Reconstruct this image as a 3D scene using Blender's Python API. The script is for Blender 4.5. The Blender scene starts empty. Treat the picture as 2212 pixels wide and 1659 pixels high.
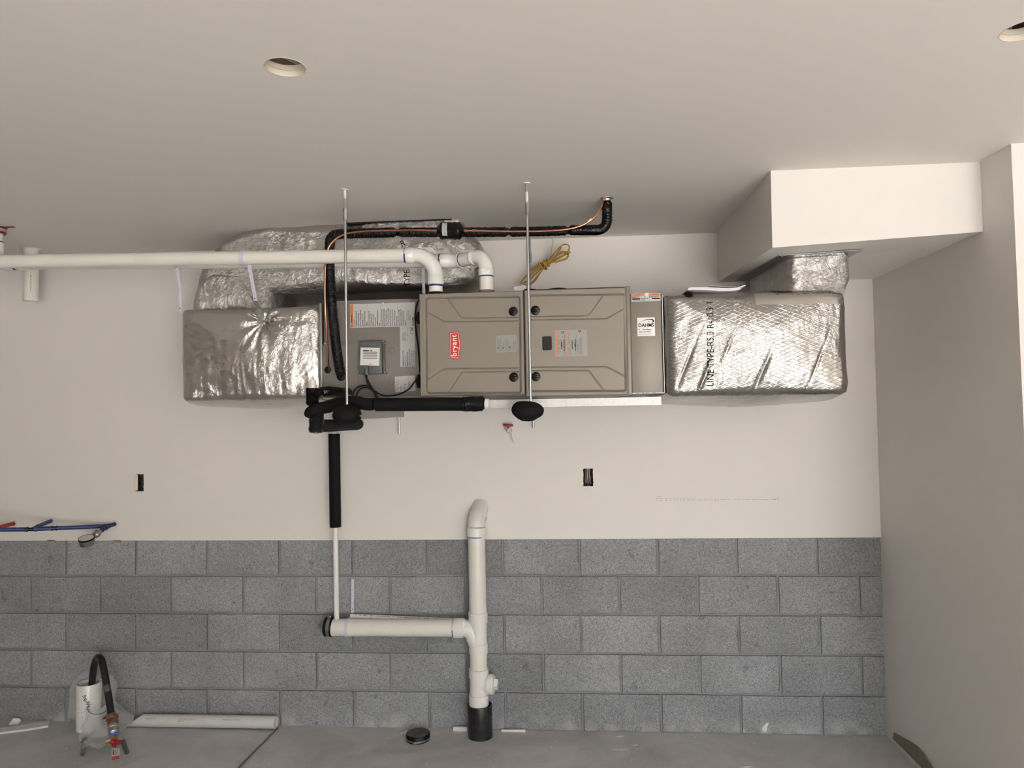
import bpy, bmesh, math, random
from mathutils import Vector, Matrix, noise
random.seed(7)
PI = math.pi
S = bpy.context.scene
C = S.collection
# ------------------------------------------------------------------ camera
W, H, F = 2212, 1659, 1564.7
CAM = Vector((2.9958, -3.8573, 1.6941))
YAW, PITCH, ROLL = -0.0746, 0.0349, -0.018
fw = Vector((math.sin(YAW)*math.cos(PITCH), math.cos(YAW)*math.cos(PITCH), math.sin(PITCH)))
r0 = Vector((math.cos(YAW), -math.sin(YAW), 0)); u0 = r0.cross(fw)
rt = r0*math.cos(ROLL)+u0*math.sin(ROLL); up = -r0*math.sin(ROLL)+u0*math.cos(ROLL)
cd = bpy.data.cameras.new('camera'); cam = bpy.data.objects.new('camera', cd); C.objects.link(cam)
M = Matrix((rt, up, -fw)).transposed().to_4x4(); M.translation = CAM
cam.matrix_world = M
cd.sensor_fit = 'HORIZONTAL'; cd.sensor_width = 36; cd.lens = 36*F/W; cd.clip_start = .05
S.camera = cam
# ------------------------------------------------------------------ light: daylight through the open garage door
wd = bpy.data.worlds.new('world'); S.world = wd; wd.use_nodes = True
nt = wd.node_tree; bg = nt.nodes['Background']
sky = nt.nodes.new('ShaderNodeTexSky'); sky.sky_type = 'NISHITA'
sky.sun_disc = False; sky.sun_elevation = math.radians(48); sky.sun_rotation = math.radians(0)
sky.air_density = 1.2; sky.dust_density = 3.0
hs = nt.nodes.new('ShaderNodeHueSaturation'); hs.inputs['Saturation'].default_value = .45
nt.links.new(sky.outputs[0], hs.inputs['Color']); nt.links.new(hs.outputs[0], bg.inputs[0])
bg.inputs[1].default_value = .42
sl = bpy.data.lights.new('sun', 'SUN'); sl.energy = 13; sl.angle = math.radians(1); sl.color = (1, .965, .91)
so = bpy.data.objects.new('sun', sl); C.objects.link(so)
so.rotation_euler = (math.radians(50), 0, math.radians(38))
DX0, DX1, DZ, YF = 3.5, 6.5, 2.15, -7.8            # garage door opening
pl = bpy.data.lights.new('door_portal', 'AREA'); pl.shape = 'RECTANGLE'; pl.size = DX1-DX0; pl.size_y = DZ
pl.cycles.is_portal = True
po = bpy.data.objects.new('door_portal', pl); C.objects.link(po)
po.location = ((DX0+DX1)/2, YF-.1, DZ/2); po.rotation_euler = (math.radians(90), 0, 0)
S.view_settings.view_transform = 'Standard'; S.view_settings.look = 'None'
S.view_settings.gamma = 1; S.view_settings.use_curve_mapping = False
S.view_settings.exposure = 2.52

# ------------------------------------------------------------------ helpers
def ray(px, py): return fw + rt*((px-W/2)/F) + up*((H/2-py)/F)
def at(px, py, Y):
    d = ray(px, py); return CAM + d*((Y-CAM.y)/d.y)
def atz(px, py, Z):
    d = ray(px, py); return CAM + d*((Z-CAM.z)/d.z)
def atx(px, py, X):
    d = ray(px, py); return CAM + d*((X-CAM.x)/d.x)
V = Vector

class MB:
    def __init__(s): s.bm = bmesh.new(); s.mi = 0
    def face(s, vs):
        try: f = s.bm.faces.new(vs); f.material_index = s.mi; return f
        except ValueError: return None
    def box(s, a, b, bev=0, seg=2, rot=None, pivot=None):
        a = V(a); b = V(b); lo = V((min(a.x,b.x),min(a.y,b.y),min(a.z,b.z))); hi = V((max(a.x,b.x),max(a.y,b.y),max(a.z,b.z)))
        t = bmesh.new(); bmesh.ops.create_cube(t, size=1)
        for v in t.verts: v.co = V((lo[i]+(v.co[i]+.5)*(hi[i]-lo[i]) for i in range(3)))
        if bev: bmesh.ops.bevel(t, geom=t.edges[:], offset=bev, segments=seg, affect='EDGES', profile=.5)
        if rot is not None:
            pv = V(pivot) if pivot is not None else (lo+hi)/2
            for v in t.verts: v.co = rot @ (v.co-pv) + pv
        s.merge(t); return s
    def merge(s, t, mat=None):
        m = {}
        for v in t.verts: m[v] = s.bm.verts.new(mat @ v.co if mat else v.co)
        for f in t.faces: s.face([m[v] for v in f.verts])
        t.free()
    def tube(s, pts, r, n=20, cap=True, fn=None, flat=None):
        pts = [V(p) for p in pts]; N = len(pts)
        rs = r if isinstance(r, (list, tuple)) else [r]*N
        tang = []
        for i in range(N):
            a = pts[max(i-1,0)]; b = pts[min(i+1,N-1)]
            if i > 0 and i < N-1:
                d1 = (pts[i]-pts[i-1]); d2 = (pts[i+1]-pts[i])
                d = (d1.normalized() if d1.length > 1e-7 else V())+(d2.normalized() if d2.length > 1e-7 else V())
            else: d = b-a
            tang.append(d.normalized() if d.length > 1e-7 else (tang[-1] if tang else V((0,0,1))))
            if len(tang) > 1 and tang[-1].dot(tang[-2]) < -.5: tang[-1] = -tang[-1]
        t0 = tang[0]; ref = V((0,0,1)) if abs(t0.z) < .9 else V((0,1,0))
        nx = (ref - t0*ref.dot(t0)).normalized(); rings = []
        for i in range(N):
            t0 = tang[i]; nx = (nx - t0*nx.dot(t0)); nx = nx.normalized() if nx.length > 1e-6 else V((1,0,0)); ny = t0.cross(nx)
            ring = []
            for k in range(n):
                a = 2*PI*k/n; rr = rs[i]
                ex = math.cos(a)*rr; ey = math.sin(a)*rr
                if flat: ex *= flat
                if fn: g = fn(i, a); ex *= g; ey *= g
                ring.append(s.bm.verts.new(pts[i]+nx*ex+ny*ey))
            rings.append(ring)
        for i in range(N-1):
            for k in range(n):
                s.face([rings[i][k], rings[i][(k+1)%n], rings[i+1][(k+1)%n], rings[i+1][k]])
        if cap: s.face(rings[0][::-1]); s.face(rings[-1])
        return s
    def prism(s, pts, off):
        """closed outline (3D points) extruded by vector off"""
        off = V(off); a = [s.bm.verts.new(V(p)) for p in pts]; b = [s.bm.verts.new(V(p)+off) for p in pts]
        s.face(a); s.face(b[::-1]); n = len(a)
        for i in range(n): s.face([a[i], b[i], b[(i+1)%n], a[(i+1)%n]])
        return s
    def text(s, body, origin, right, upv, size, wx=1.0, bold=0.0, ext=.0004, align='CENTER', space=1.0):
        cu = bpy.data.curves.new('lettering', 'FONT'); cu.body = body; cu.size = 1; cu.offset = bold
        cu.align_x = align; cu.align_y = 'CENTER'; cu.resolution_u = 3; cu.space_character = space; cu.extrude = 0
        ob = bpy.data.objects.new('lettering', cu); C.objects.link(ob)
        bpy.context.view_layer.update()
        me = bpy.data.meshes.new_from_object(ob)
        C.objects.unlink(ob); bpy.data.objects.remove(ob); bpy.data.curves.remove(cu)
        right = V(right).normalized(); upv = V(upv).normalized(); nrm = right.cross(upv)
        mp = [s.bm.verts.new(V(origin)+right*v.co.x*size*wx+upv*v.co.y*size+nrm*ext) for v in me.vertices]
        for p in me.polygons: s.face([mp[i] for i in p.vertices])
        bpy.data.meshes.remove(me); return s
    def rect(s, c, right, upv, w, h, ext=.0003):
        right = V(right).normalized(); upv = V(upv).normalized(); n = right.cross(upv); c = V(c)+n*ext
        s.face([s.bm.verts.new(c+right*x*w/2+upv*y*h/2) for x, y in ((-1,-1),(1,-1),(1,1),(-1,1))]); return s

def setprops(o, label, cat, group=None, kind=None):
    if label: o['label'] = label
    if cat: o['category'] = cat
    if group: o['group'] = group
    if kind: o['kind'] = kind
def thing(name, loc, label, cat, group=None):
    o = bpy.data.objects.new(name, None); C.objects.link(o); o.location = V(loc); o.empty_display_size = .05
    setprops(o, label, cat, group); return o
def root_of(o):
    p = V((0,0,0))
    while o is not None: p += o.location; o = o.parent
    return p
def obj(name, mb, mats, parent=None, smooth=True, angle=35, label=None, cat=None, group=None, kind=None, recalc=True):
    if not isinstance(mats, (list, tuple)): mats = [mats]
    bm = mb.bm
    if recalc: bmesh.ops.recalc_face_normals(bm, faces=bm.faces[:])
    if parent is not None: off = root_of(parent)
    else:
        xs = [v.co for v in bm.verts]
        lo = V([min(c[i] for c in xs) for i in range(3)]); hi = V([max(c[i] for c in xs) for i in range(3)])
        off = V(((lo.x+hi.x)/2, (lo.y+hi.y)/2, lo.z)) if kind != 'structure' else V((0,0,0))
    for v in bm.verts: v.co -= off
    me = bpy.data.meshes.new(name); bm.to_mesh(me); bm.free()
    for m in mats: me.materials.append(m)
    if smooth:
        for p in me.polygons: p.use_smooth = True
        try: me.set_sharp_from_angle(angle=math.radians(angle))
        except Exception: pass
    o = bpy.data.objects.new(name, me); C.objects.link(o)
    if parent is not None: o.parent = parent
    else: o.location = off
    setprops(o, label, cat, group, kind); return o

def smooth_path(pts, n=8):
    pts = [V(p) for p in pts]; out = []
    P = [pts[0]*2-pts[1]]+pts+[pts[-1]*2-pts[-2]]
    for i in range(1, len(P)-2):
        for k in range(n):
            t = k/n; a, b, c, d = P[i-1], P[i], P[i+1], P[i+2]
            out.append(.5*((2*b)+(c-a)*t+(2*a-5*b+4*c-d)*t*t+(-a+3*b-3*c+d)*t**3))
    out.append(pts[-1]); return out
def corner_path(pts, rad, n=8):
    """polyline with rounded corners"""
    pts = [V(p) for p in pts]; out = [pts[0]]
    for i in range(1, len(pts)-1):
        a, b, c = pts[i-1], pts[i], pts[i+1]; d1 = (a-b).normalized(); d2 = (c-b).normalized()
        r = rad[i-1] if isinstance(rad, (list, tuple)) else rad
        th = d1.angle(d2); L = min(r/max(math.tan(th/2), 1e-3), (a-b).length*.49, (c-b).length*.49)
        p0 = b+d1*L; p2 = b+d2*L
        for k in range(n+1):
            t = k/n; out.append(p0*(1-t)**2+b*2*t*(1-t)*1.0+p2*t*t)
    out.append(pts[-1]); return out
def ring_on(mb, c, axis, r, w, n=28, bulge=0):
    """short solid collar centred on c"""
    axis = V(axis).normalized(); c = V(c)
    e = min(w*.15, .0015)
    mb.tube([c-axis*w/2, c-axis*(w/2), c-axis*(w/2-e), c+axis*(w/2-e), c+axis*w/2], [r-e, r-e, r+bulge, r+bulge, r-e], n=n); return mb

# ------------------------------------------------------------------ materials
MT = {}
def node(nt, t, **kw):
    n = nt.nodes.new(t)
    for k, v in kw.items():
        if k in n.inputs: n.inputs[k].default_value = v
        else: setattr(n, k, v)
    return n
def mat(name, col, rough=.5, metal=0, bump=None, var=None, coords='Object', spec=.5, **ex):
    """bump=(scale,strength,distance,detail) var=(scale, amount, detail)"""
    m = bpy.data.materials.new(name); m.use_nodes = True; t = m.node_tree; b = t.nodes['Principled BSDF']
    b.inputs['Base Color'].default_value = (*col, 1); b.inputs['Roughness'].default_value = rough; b.inputs['Metallic'].default_value = metal
    b.inputs['Specular IOR Level'].default_value = spec
    tc = node(t, 'ShaderNodeNewGeometry')
    if var:
        n = node(t, 'ShaderNodeTexNoise', Scale=var[0], Detail=var[2] if len(var) > 2 else 4); t.links.new(tc.outputs['Position'], n.inputs['Vector'])
        mp = node(t, 'ShaderNodeMapRange'); mp.inputs['From Min'].default_value = .3; mp.inputs['From Max'].default_value = .7
        mp.inputs['To Min'].default_value = 1-var[1]; mp.inputs['To Max'].default_value = 1+var[1]
        mx = node(t, 'ShaderNodeMix', data_type='RGBA', blend_type='MULTIPLY'); mx.inputs[0].default_value = 1
        mx.inputs[6].default_value = (*col, 1); t.links.new(n.outputs['Fac'], mp.inputs['Value']); t.links.new(mp.outputs[0], mx.inputs[7]); t.links.new(mx.outputs[2], b.inputs['Base Color'])
    if bump:
        n = node(t, 'ShaderNodeTexNoise', Scale=bump[0], Detail=bump[3] if len(bump) > 3 else 3); t.links.new(tc.outputs['Position'], n.inputs['Vector'])
        bp = node(t, 'ShaderNodeBump', Strength=bump[1], Distance=bump[2]); t.links.new(n.outputs['Fac'], bp.inputs['Height']); t.links.new(bp.outputs[0], b.inputs['Normal'])
    for k, v in ex.items():
        k = k.replace('_', ' ')
        if k in b.inputs: b.inputs[k].default_value = v
    MT[name] = m; return m
paint = mat('off_white_wall_paint', (.80,.757,.718), .55, bump=(260,.10,.001,2))
ceilp = mat('ceiling_paint', (.82,.772,.72), .75, bump=(180,.12,.001,2), var=(.8,.012,3))
pvc = mat('white_pvc', (.80,.765,.70), .32, var=(9,.035,5), bump=(30,.05,.001))
pvcfit = mat('white_pvc_fitting', (.82,.80,.76), .22)
pvcold = mat('pale_grey_pvc', (.66,.65,.62), .38, var=(14,.05,6))
blackf = mat('black_foam', (.0035,.0035,.004), .7, bump=(420,.9,.0015,2), spec=.22)
greyf = mat('dark_grey_foam', (.018,.018,.019), .9, bump=(420,.5,.0012,2), spec=.2)
blackt = mat('black_tape', (.003,.003,.0035), .25, spec=.3, bump=(55,.7,.006,4))
blackwrap = mat('black_pipe_wrap', (.003,.003,.0035), .3, spec=.3, bump=(90,1,.006,5))
rubber = mat('black_rubber', (.006,.006,.0065), .45, spec=.25, var=(60,.4,5))
blackp = mat('black_plastic', (.004,.004,.0045), .25, spec=.3)
cablem = mat('black_cable', (.004,.004,.0045), .35, spec=.3)
copper = mat('copper', (.60,.27,.16), .24, 1, var=(20,.12,3))
zinc = mat('zinc_plated_steel', (.50,.52,.53), .34, 1, bump=(500,.2,.0006))
galv = mat('galvanised_steel', (.42,.42,.41), .48, 1, var=(60,.10,4), bump=(120,.25,.001,4))
whitepaint = mat('white_paint_smear', (.80,.78,.73), .6)
bryt = mat('furnace_paint', (.245,.215,.180), .42, .15, bump=(900,.06,.0004))
brytd = mat('gap_shade', (.012,.011,.010), .7, spec=.2)  # near-black colour standing in for shade in gaps, seams and knockout outlines
coilp = mat('coil_cabinet_paint', (.23,.207,.183), .5, .1)
red = mat('red_badge', (.60,.028,.018), .35)
white = mat('white_ink', (.82,.80,.76), .5)
black = mat('black_ink', (.006,.006,.0065), .6, spec=.15)
greyink = mat('grey_ink', (.16,.155,.15), .5)
orange = mat('orange_label', (.80,.20,.03), .5)
paper = mat('white_label', (.56,.55,.53), .45)
silverl = mat('silver_label', (.30,.285,.26), .4, .2)
bluep = mat('blue_primer', (.010,.018,.16), .4)
purp = mat('lavender_primer', (.25,.23,.52), .4)
lav = mat('lavender_plastic', (.66,.63,.72), .4)
sens = mat('grey_plastic_box', (.105,.110,.108), .4)
greycol = mat('grey_rubber', (.17,.17,.175), .5)
yellow = mat('yellow_cable', (.50,.30,.045), .4)
cream = mat('white_cable', (.62,.57,.47), .5)
brass = mat('brass', (.52,.36,.17), .36, 1, var=(50,.3,4), bump=(150,.2,.001))
bronze = mat('brown_bronze', (.30,.15,.085), .38, .8, var=(60,.3,4), bump=(120,.3,.001))
redp = mat('red_plastic', (.34,.012,.012), .4)
reddark = mat('dark_red_collar', (.16,.010,.012), .4)
bluepex = mat('blue_pex', (.009,.032,.15), .4, var=(20,.15,4))
redpex = mat('red_pex', (.40,.035,.03), .4)
pexring = mat('dark_crimp_ring', (.04,.042,.05), .4, .6)
steel = mat('steel', (.36,.36,.35), .35, 1, var=(40,.15,3))
wood = mat('raw_wood', (.34,.27,.19), .75, var=(30,.2,4))
cardb = mat('brown_paper_edge', (.26,.215,.16), .85, var=(40,.12,4))
trimw = mat('white_trim', (.72,.71,.68), .45, var=(20,.05,4))
dark = mat('cavity_shade', (.012,.011,.010), .9)  # shade of unlit recesses put into the colour
gyp = mat('gypsum_edge', (.74,.66,.54), .85, bump=(150,.5,.002,4))
tapebl = mat('blue_tape', (.10,.26,.62), .5)
hose = mat('black_poly_hose', (.012,.012,.013), .38, var=(40,.5,5))
dust = mat('pale_dust', (.62,.59,.56), .9)

def foil(name, scale=1.0, scrim=False, rough=.2, col=(.80,.77,.735)):
    m = bpy.data.materials.new(name); m.use_nodes = True; t = m.node_tree; b = t.nodes['Principled BSDF']
    b.inputs['Base Color'].default_value = (*col, 1); b.inputs['Metallic'].default_value = 1; b.inputs['Roughness'].default_value = rough
    g = node(t, 'ShaderNodeNewGeometry'); P = g.outputs['Position']
    # crumpled facets: voronoi distance warped by noise, plus fine crease noise
    nz = node(t, 'ShaderNodeTexNoise', Scale=7*scale, Detail=5); t.links.new(P, nz.inputs['Vector'])
    wp = node(t, 'ShaderNodeVectorMath', operation='MULTIPLY_ADD'); wp.inputs[1].default_value = (.10,.10,.10)
    t.links.new(nz.outputs['Color'], wp.inputs[0]); t.links.new(P, wp.inputs[2])
    vo = node(t, 'ShaderNodeTexVoronoi', Scale=16*scale); vo.feature = 'DISTANCE_TO_EDGE'; t.links.new(wp.outputs[0], vo.inputs['Vector'])
    cr = node(t, 'ShaderNodeTexNoise', Scale=22*scale, Detail=6, Roughness=.62); t.links.new(wp.outputs[0], cr.inputs['Vector'])
    ab = node(t, 'ShaderNodeMath', operation='SUBTRACT'); ab.inputs[1].default_value = .5; t.links.new(cr.outputs['Fac'], ab.inputs[0])
    a2 = node(t, 'ShaderNodeMath', operation='ABSOLUTE'); t.links.new(ab.outputs[0], a2.inputs[0])
    # vertical draped pleats
    mpv = node(t, 'ShaderNodeMapping'); mpv.inputs['Scale'].default_value = (1, 1, .16); t.links.new(wp.outputs[0], mpv.inputs['Vector'])
    pn = node(t, 'ShaderNodeTexNoise', Scale=30*scale, Detail=3); t.links.new(mpv.outputs[0], pn.inputs['Vector'])
    s1 = node(t, 'ShaderNodeMath', operation='MULTIPLY_ADD'); s1.inputs[1].default_value = .9; t.links.new(a2.outputs[0], s1.inputs[0]); t.links.new(pn.outputs['Fac'], s1.inputs[2])
    s2 = node(t, 'ShaderNodeMath', operation='MULTIPLY_ADD'); s2.inputs[1].default_value = .35; t.links.new(vo.outputs['Distance'], s2.inputs[0]); t.links.new(s1.outputs[0], s2.inputs[2])
    # large-scale mask so that some stretches stay taut
    mk = node(t, 'ShaderNodeTexNoise', Scale=3.2, Detail=2); t.links.new(P, mk.inputs['Vector'])
    mr = node(t, 'ShaderNodeMapRange'); mr.inputs['From Min'].default_value = .38; mr.inputs['From Max'].default_value = .68; mr.inputs['To Min'].default_value = .15 if scrim else .6; mr.inputs['To Max'].default_value = 1 if scrim else 1.3
    t.links.new(mk.outputs['Fac'], mr.inputs['Value'])
    fn_ = node(t, 'ShaderNodeTexNoise', Scale=75*scale, Detail=5, Roughness=.7); t.links.new(mpv.outputs[0], fn_.inputs['Vector'])
    fa = node(t, 'ShaderNodeMath', operation='SUBTRACT'); fa.inputs[1].default_value = .5; t.links.new(fn_.outputs['Fac'], fa.inputs[0])
    fb = node(t, 'ShaderNodeMath', operation='ABSOLUTE'); t.links.new(fa.outputs[0], fb.inputs[0])
    s3 = node(t, 'ShaderNodeMath', operation='MULTIPLY_ADD'); s3.inputs[1].default_value = .45; t.links.new(fb.outputs[0], s3.inputs[0]); t.links.new(s2.outputs[0], s3.inputs[2]); s2 = s3
    bp = node(t, 'ShaderNodeBump', Distance=.010); t.links.new(s2.outputs[0], bp.inputs['Height'])
    sm = node(t, 'ShaderNodeMath', operation='MULTIPLY'); sm.inputs[1].default_value = 1.0; t.links.new(mr.outputs[0], sm.inputs[0]); t.links.new(sm.outputs[0], bp.inputs['Strength'])
    last = bp.outputs[0]
    if scrim:
        sx = node(t, 'ShaderNodeSeparateXYZ'); t.links.new(P, sx.inputs[0])
        outs = []
        for sl_, fr in ((.42, 62), (-.42, 62)):
            a = node(t, 'ShaderNodeMath', operation='MULTIPLY_ADD'); a.inputs[1].default_value = sl_
            t.links.new(sx.outputs['X'], a.inputs[0]); t.links.new(sx.outputs['Z'], a.inputs[2])
            s_ = node(t, 'ShaderNodeMath', operation='MULTIPLY'); s_.inputs[1].default_value = fr; t.links.new(a.outputs[0], s_.inputs[0])
            f_ = node(t, 'ShaderNodeMath', operation='FRACT'); t.links.new(s_.outputs[0], f_.inputs[0])
            h_ = node(t, 'ShaderNodeMath', operation='SUBTRACT'); h_.inputs[1].default_value = .5; t.links.new(f_.outputs[0], h_.inputs[0])
            ab_ = node(t, 'ShaderNodeMath', operation='ABSOLUTE'); t.links.new(h_.outputs[0], ab_.inputs[0])
            l_ = node(t, 'ShaderNodeMapRange'); l_.inputs['From Min'].default_value = .0; l_.inputs['From Max'].default_value = .13; l_.inputs['To Min'].default_value = 1; l_.inputs['To Max'].default_value = 0
            t.links.new(ab_.outputs[0], l_.inputs['Value']); outs.append(l_)
        mx = node(t, 'ShaderNodeMath', operation='MAXIMUM'); t.links.new(outs[0].outputs[0], mx.inputs[0]); t.links.new(outs[1].outputs[0], mx.inputs[1])
        b2 = node(t, 'ShaderNodeBump', Distance=.0009*scrim, Strength=.5); t.links.new(mx.outputs[0], b2.inputs['Height']); t.links.new(last, b2.inputs['Normal']); last = b2.outputs[0]
    t.links.new(last, b.inputs['Normal']); MT[name] = m; return m
foilA = foil('aluminium_foil', 1.0, .14, .20, (.62,.598,.57))
foilB = foil('aluminium_foil_scrim', .8, .9, .20, (.47,.453,.43))
foilC = foil('aluminium_foil_wrinkled', 1.5, 0, .24, (.60,.578,.55))

# concrete block, mortar, floor
def block_mat():
    m = bpy.data.materials.new('grey_concrete_block'); m.use_nodes = True; t = m.node_tree; b = t.nodes['Principled BSDF']; b.inputs['Roughness'].default_value = .9
    g = node(t, 'ShaderNodeNewGeometry'); P = g.outputs['Position']
    at_ = node(t, 'ShaderNodeAttribute', attribute_name='tone')
    n1 = node(t, 'ShaderNodeTexNoise', Scale=190, Detail=4, Roughness=.75); t.links.new(P, n1.inputs['Vector'])
    r1 = node(t, 'ShaderNodeMapRange'); r1.inputs['From Min'].default_value = .32; r1.inputs['From Max'].default_value = .70; r1.inputs['To Min'].default_value = .48; r1.inputs['To Max'].default_value = 1.62
    t.links.new(n1.outputs['Fac'], r1.inputs['Value'])
    n2 = node(t, 'ShaderNodeTexNoise', Scale=2.6, Detail=5, Roughness=.6); t.links.new(P, n2.inputs['Vector'])
    r2 = node(t, 'ShaderNodeMapRange'); r2.inputs['From Min'].default_value = .3; r2.inputs['From Max'].default_value = .7; r2.inputs['To Min'].default_value = .85; r2.inputs['To Max'].default_value = 1.16
    t.links.new(n2.outputs['Fac'], r2.inputs['Value'])
    v = node(t, 'ShaderNodeTexVoronoi', Scale=75); t.links.new(P, v.inputs['Vector'])      # pores
    r3 = node(t, 'ShaderNodeMapRange'); r3.inputs['From Min'].default_value = .10; r3.inputs['From Max'].default_value = .26; r3.inputs['To Min'].default_value = .55; r3.inputs['To Max'].default_value = 1
    t.links.new(v.outputs['Distance'], r3.inputs['Value'])
    n4 = node(t, 'ShaderNodeTexNoise', Scale=14, Detail=3); t.links.new(P, n4.inputs['Vector'])  # damp spots
    r4 = node(t, 'ShaderNodeMapRange'); r4.inputs['From Min'].default_value = .66; r4.inputs['From Max'].default_value = .72; r4.inputs['To Min'].default_value = 1; r4.inputs['To Max'].default_value = .72
    t.links.new(n4.outputs['Fac'], r4.inputs['Value'])
    cur = at_.outputs['Fac']
    for r in (r1, r2, r3, r4):
        k = node(t, 'ShaderNodeMath', operation='MULTIPLY'); t.links.new(cur, k.inputs[0]); t.links.new(r.outputs[0], k.inputs[1]); cur = k.outputs[0]
    mx = node(t, 'ShaderNodeMix', data_type='RGBA', blend_type='MULTIPLY'); mx.inputs[0].default_value = 1; mx.inputs[6].default_value = (.285,.29,.303,1)
    t.links.new(cur, mx.inputs[7])
    # efflorescence low on the wall
    sx = node(t, 'ShaderNodeSeparateXYZ'); t.links.new(P, sx.inputs[0])
    e = node(t, 'ShaderNodeMapRange'); e.inputs['From Min'].default_value = .0; e.inputs['From Max'].default_value = .10; e.inputs['To Min'].default_value = .65; e.inputs['To Max'].default_value = 0
    t.links.new(sx.outputs['Z'], e.inputs['Value'])
    n5 = node(t, 'ShaderNodeTexNoise', Scale=9, Detail=5); t.links.new(P, n5.inputs['Vector'])
    r5 = node(t, 'ShaderNodeMapRange'); r5.inputs['From Min'].default_value = .45; r5.inputs['From Max'].default_value = .65; t.links.new(n5.outputs['Fac'], r5.inputs['Value'])
    k = node(t, 'ShaderNodeMath', operation='MULTIPLY'); t.links.new(e.outputs[0], k.inputs[0]); t.links.new(r5.outputs[0], k.inputs[1])
    m2 = node(t, 'ShaderNodeMix', data_type='RGBA'); m2.inputs[7].default_value = (.58,.57,.56,1); t.links.new(k.outputs[0], m2.inputs[0]); t.links.new(mx.outputs[2], m2.inputs[6])
    t.links.new(m2.outputs[2], b.inputs['Base Color'])
    bp = node(t, 'ShaderNodeBump', Strength=.7, Distance=.002); t.links.new(n1.outputs['Fac'], bp.inputs['Height']); t.links.new(bp.outputs[0], b.inputs['Normal'])
    return m
blockm = block_mat()
mortar = mat('grey_mortar', (.27,.265,.262), .9, bump=(200,.5,.002), var=(7,.12,5))
def floor_mat():
    m = bpy.data.materials.new('troweled_concrete'); m.use_nodes = True; t = m.node_tree; b = t.nodes['Principled BSDF']; b.inputs['Roughness'].default_value = .62
    g = node(t, 'ShaderNodeNewGeometry'); P = g.outputs['Position']
    n1 = node(t, 'ShaderNodeTexNoise', Scale=2.2, Detail=6, Roughness=.6, Distortion=1.2); t.links.new(P, n1.inputs['Vector'])
    cr = node(t, 'ShaderNodeValToRGB'); cr.color_ramp.elements[0].position = .3; cr.color_ramp.elements[0].color = (.44,.43,.425,1)
    cr.color_ramp.elements[1].position = .72; cr.color_ramp.elements[1].color = (.64,.63,.62,1)
    t.links.new(n1.outputs['Fac'], cr.inputs[0])
    mp = node(t, 'ShaderNodeMapping'); mp.inputs['Scale'].default_value = (1, 3.5, 1); mp.inputs['Rotation'].default_value = (0,0,.35); t.links.new(P, mp.inputs['Vector'])
    n2 = node(t, 'ShaderNodeTexNoise', Scale=11, Detail=7, Roughness=.7, Distortion=2.5); t.links.new(mp.outputs[0], n2.inputs['Vector'])
    r2 = node(t, 'ShaderNodeMapRange'); r2.inputs['From Min'].default_value = .56; r2.inputs['From Max'].default_value = .72; r2.inputs['To Max'].default_value = .42; t.links.new(n2.outputs['Fac'], r2.inputs['Value'])
    m1 = node(t, 'ShaderNodeMix', data_type='RGBA'); m1.inputs[7].default_value = (.74,.73,.72,1); t.links.new(r2.outputs[0], m1.inputs[0]); t.links.new(cr.outputs[0], m1.inputs[6])
    n3 = node(t, 'ShaderNodeTexNoise', Scale=300, Detail=2); t.links.new(P, n3.inputs['Vector'])
    r3 = node(t, 'ShaderNodeMapRange'); r3.inputs['To Min'].default_value = .85; r3.inputs['To Max'].default_value = 1.15; t.links.new(n3.outputs['Fac'], r3.inputs['Value'])
    m2 = node(t, 'ShaderNodeMix', data_type='RGBA', blend_type='MULTIPLY'); m2.inputs[0].default_value = 1; t.links.new(m1.outputs[2], m2.inputs[6]); t.links.new(r3.outputs[0], m2.inputs[7])
    t.links.new(m2.outputs[2], b.inputs['Base Color'])
    bp = node(t, 'ShaderNodeBump', Strength=.35, Distance=.003); t.links.new(n2.outputs['Fac'], bp.inputs['Height']); t.links.new(bp.outputs[0], b.inputs['Normal'])
    return m
floorm = floor_mat()
drive = mat('driveway_concrete', (.45,.435,.415), .9, var=(.5,.08,4))
plastic = bpy.data.materials.new('clear_plastic_film'); plastic.use_nodes = True
_t = plastic.node_tree; _b = _t.nodes['Principled BSDF']; _b.inputs['Base Color'].default_value = (.80,.80,.80,1); _b.inputs['Roughness'].default_value = .14; _b.inputs['Alpha'].default_value = .40
_n = node(_t, 'ShaderNodeTexNoise', Scale=18, Detail=6); _g = node(_t, 'ShaderNodeNewGeometry'); _t.links.new(_g.outputs['Position'], _n.inputs['Vector'])
_bp = node(_t, 'ShaderNodeBump', Strength=.9, Distance=.012); _t.links.new(_n.outputs['Fac'], _bp.inputs['Height']); _t.links.new(_bp.outputs[0], _b.inputs['Normal'])
glass = mat('gauge_glass', (.60,.60,.57), .12)

# ------------------------------------------------------------------ room
HC = 2.604
XL, XR, YR = -4.4, 4.588, -1.192            # left wall, right return wall, its outside corner
RX = 6.8                                     # far right wall of the wider bay
def plate_holes(mb, outer, holes, to3, off):
    """outline with holes, filled, both skins and rims; to3 maps (u,v)->3D"""
    off = V(off)
    for k, o in enumerate((V((0,0,0)), off)):
        t = bmesh.new(); es = []
        for loop in [outer]+holes:
            vs = [t.verts.new(to3(*p)+o) for p in loop]
            es += [t.edges.new((vs[i], vs[(i+1)%len(vs)])) for i in range(len(vs))]
        bmesh.ops.triangle_fill(t, use_beauty=True, edges=es); mb.merge(t)
    for loop in [outer]+holes:
        a = [mb.bm.verts.new(to3(*p)) for p in loop]; b = [mb.bm.verts.new(to3(*p)+off) for p in loop]
        for i in range(len(a)): mb.face([a[i], a[(i+1)%len(a)], b[(i+1)%len(a)], b[i]])
def circ(cx, cy, r, n=48, wob=.0): return [(cx+math.cos(2*PI*i/n)*r*(1+wob*math.sin(i*2.3)), cy+math.sin(2*PI*i/n)*r*(1+wob*math.cos(i*1.7))) for i in range(n)]
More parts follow.
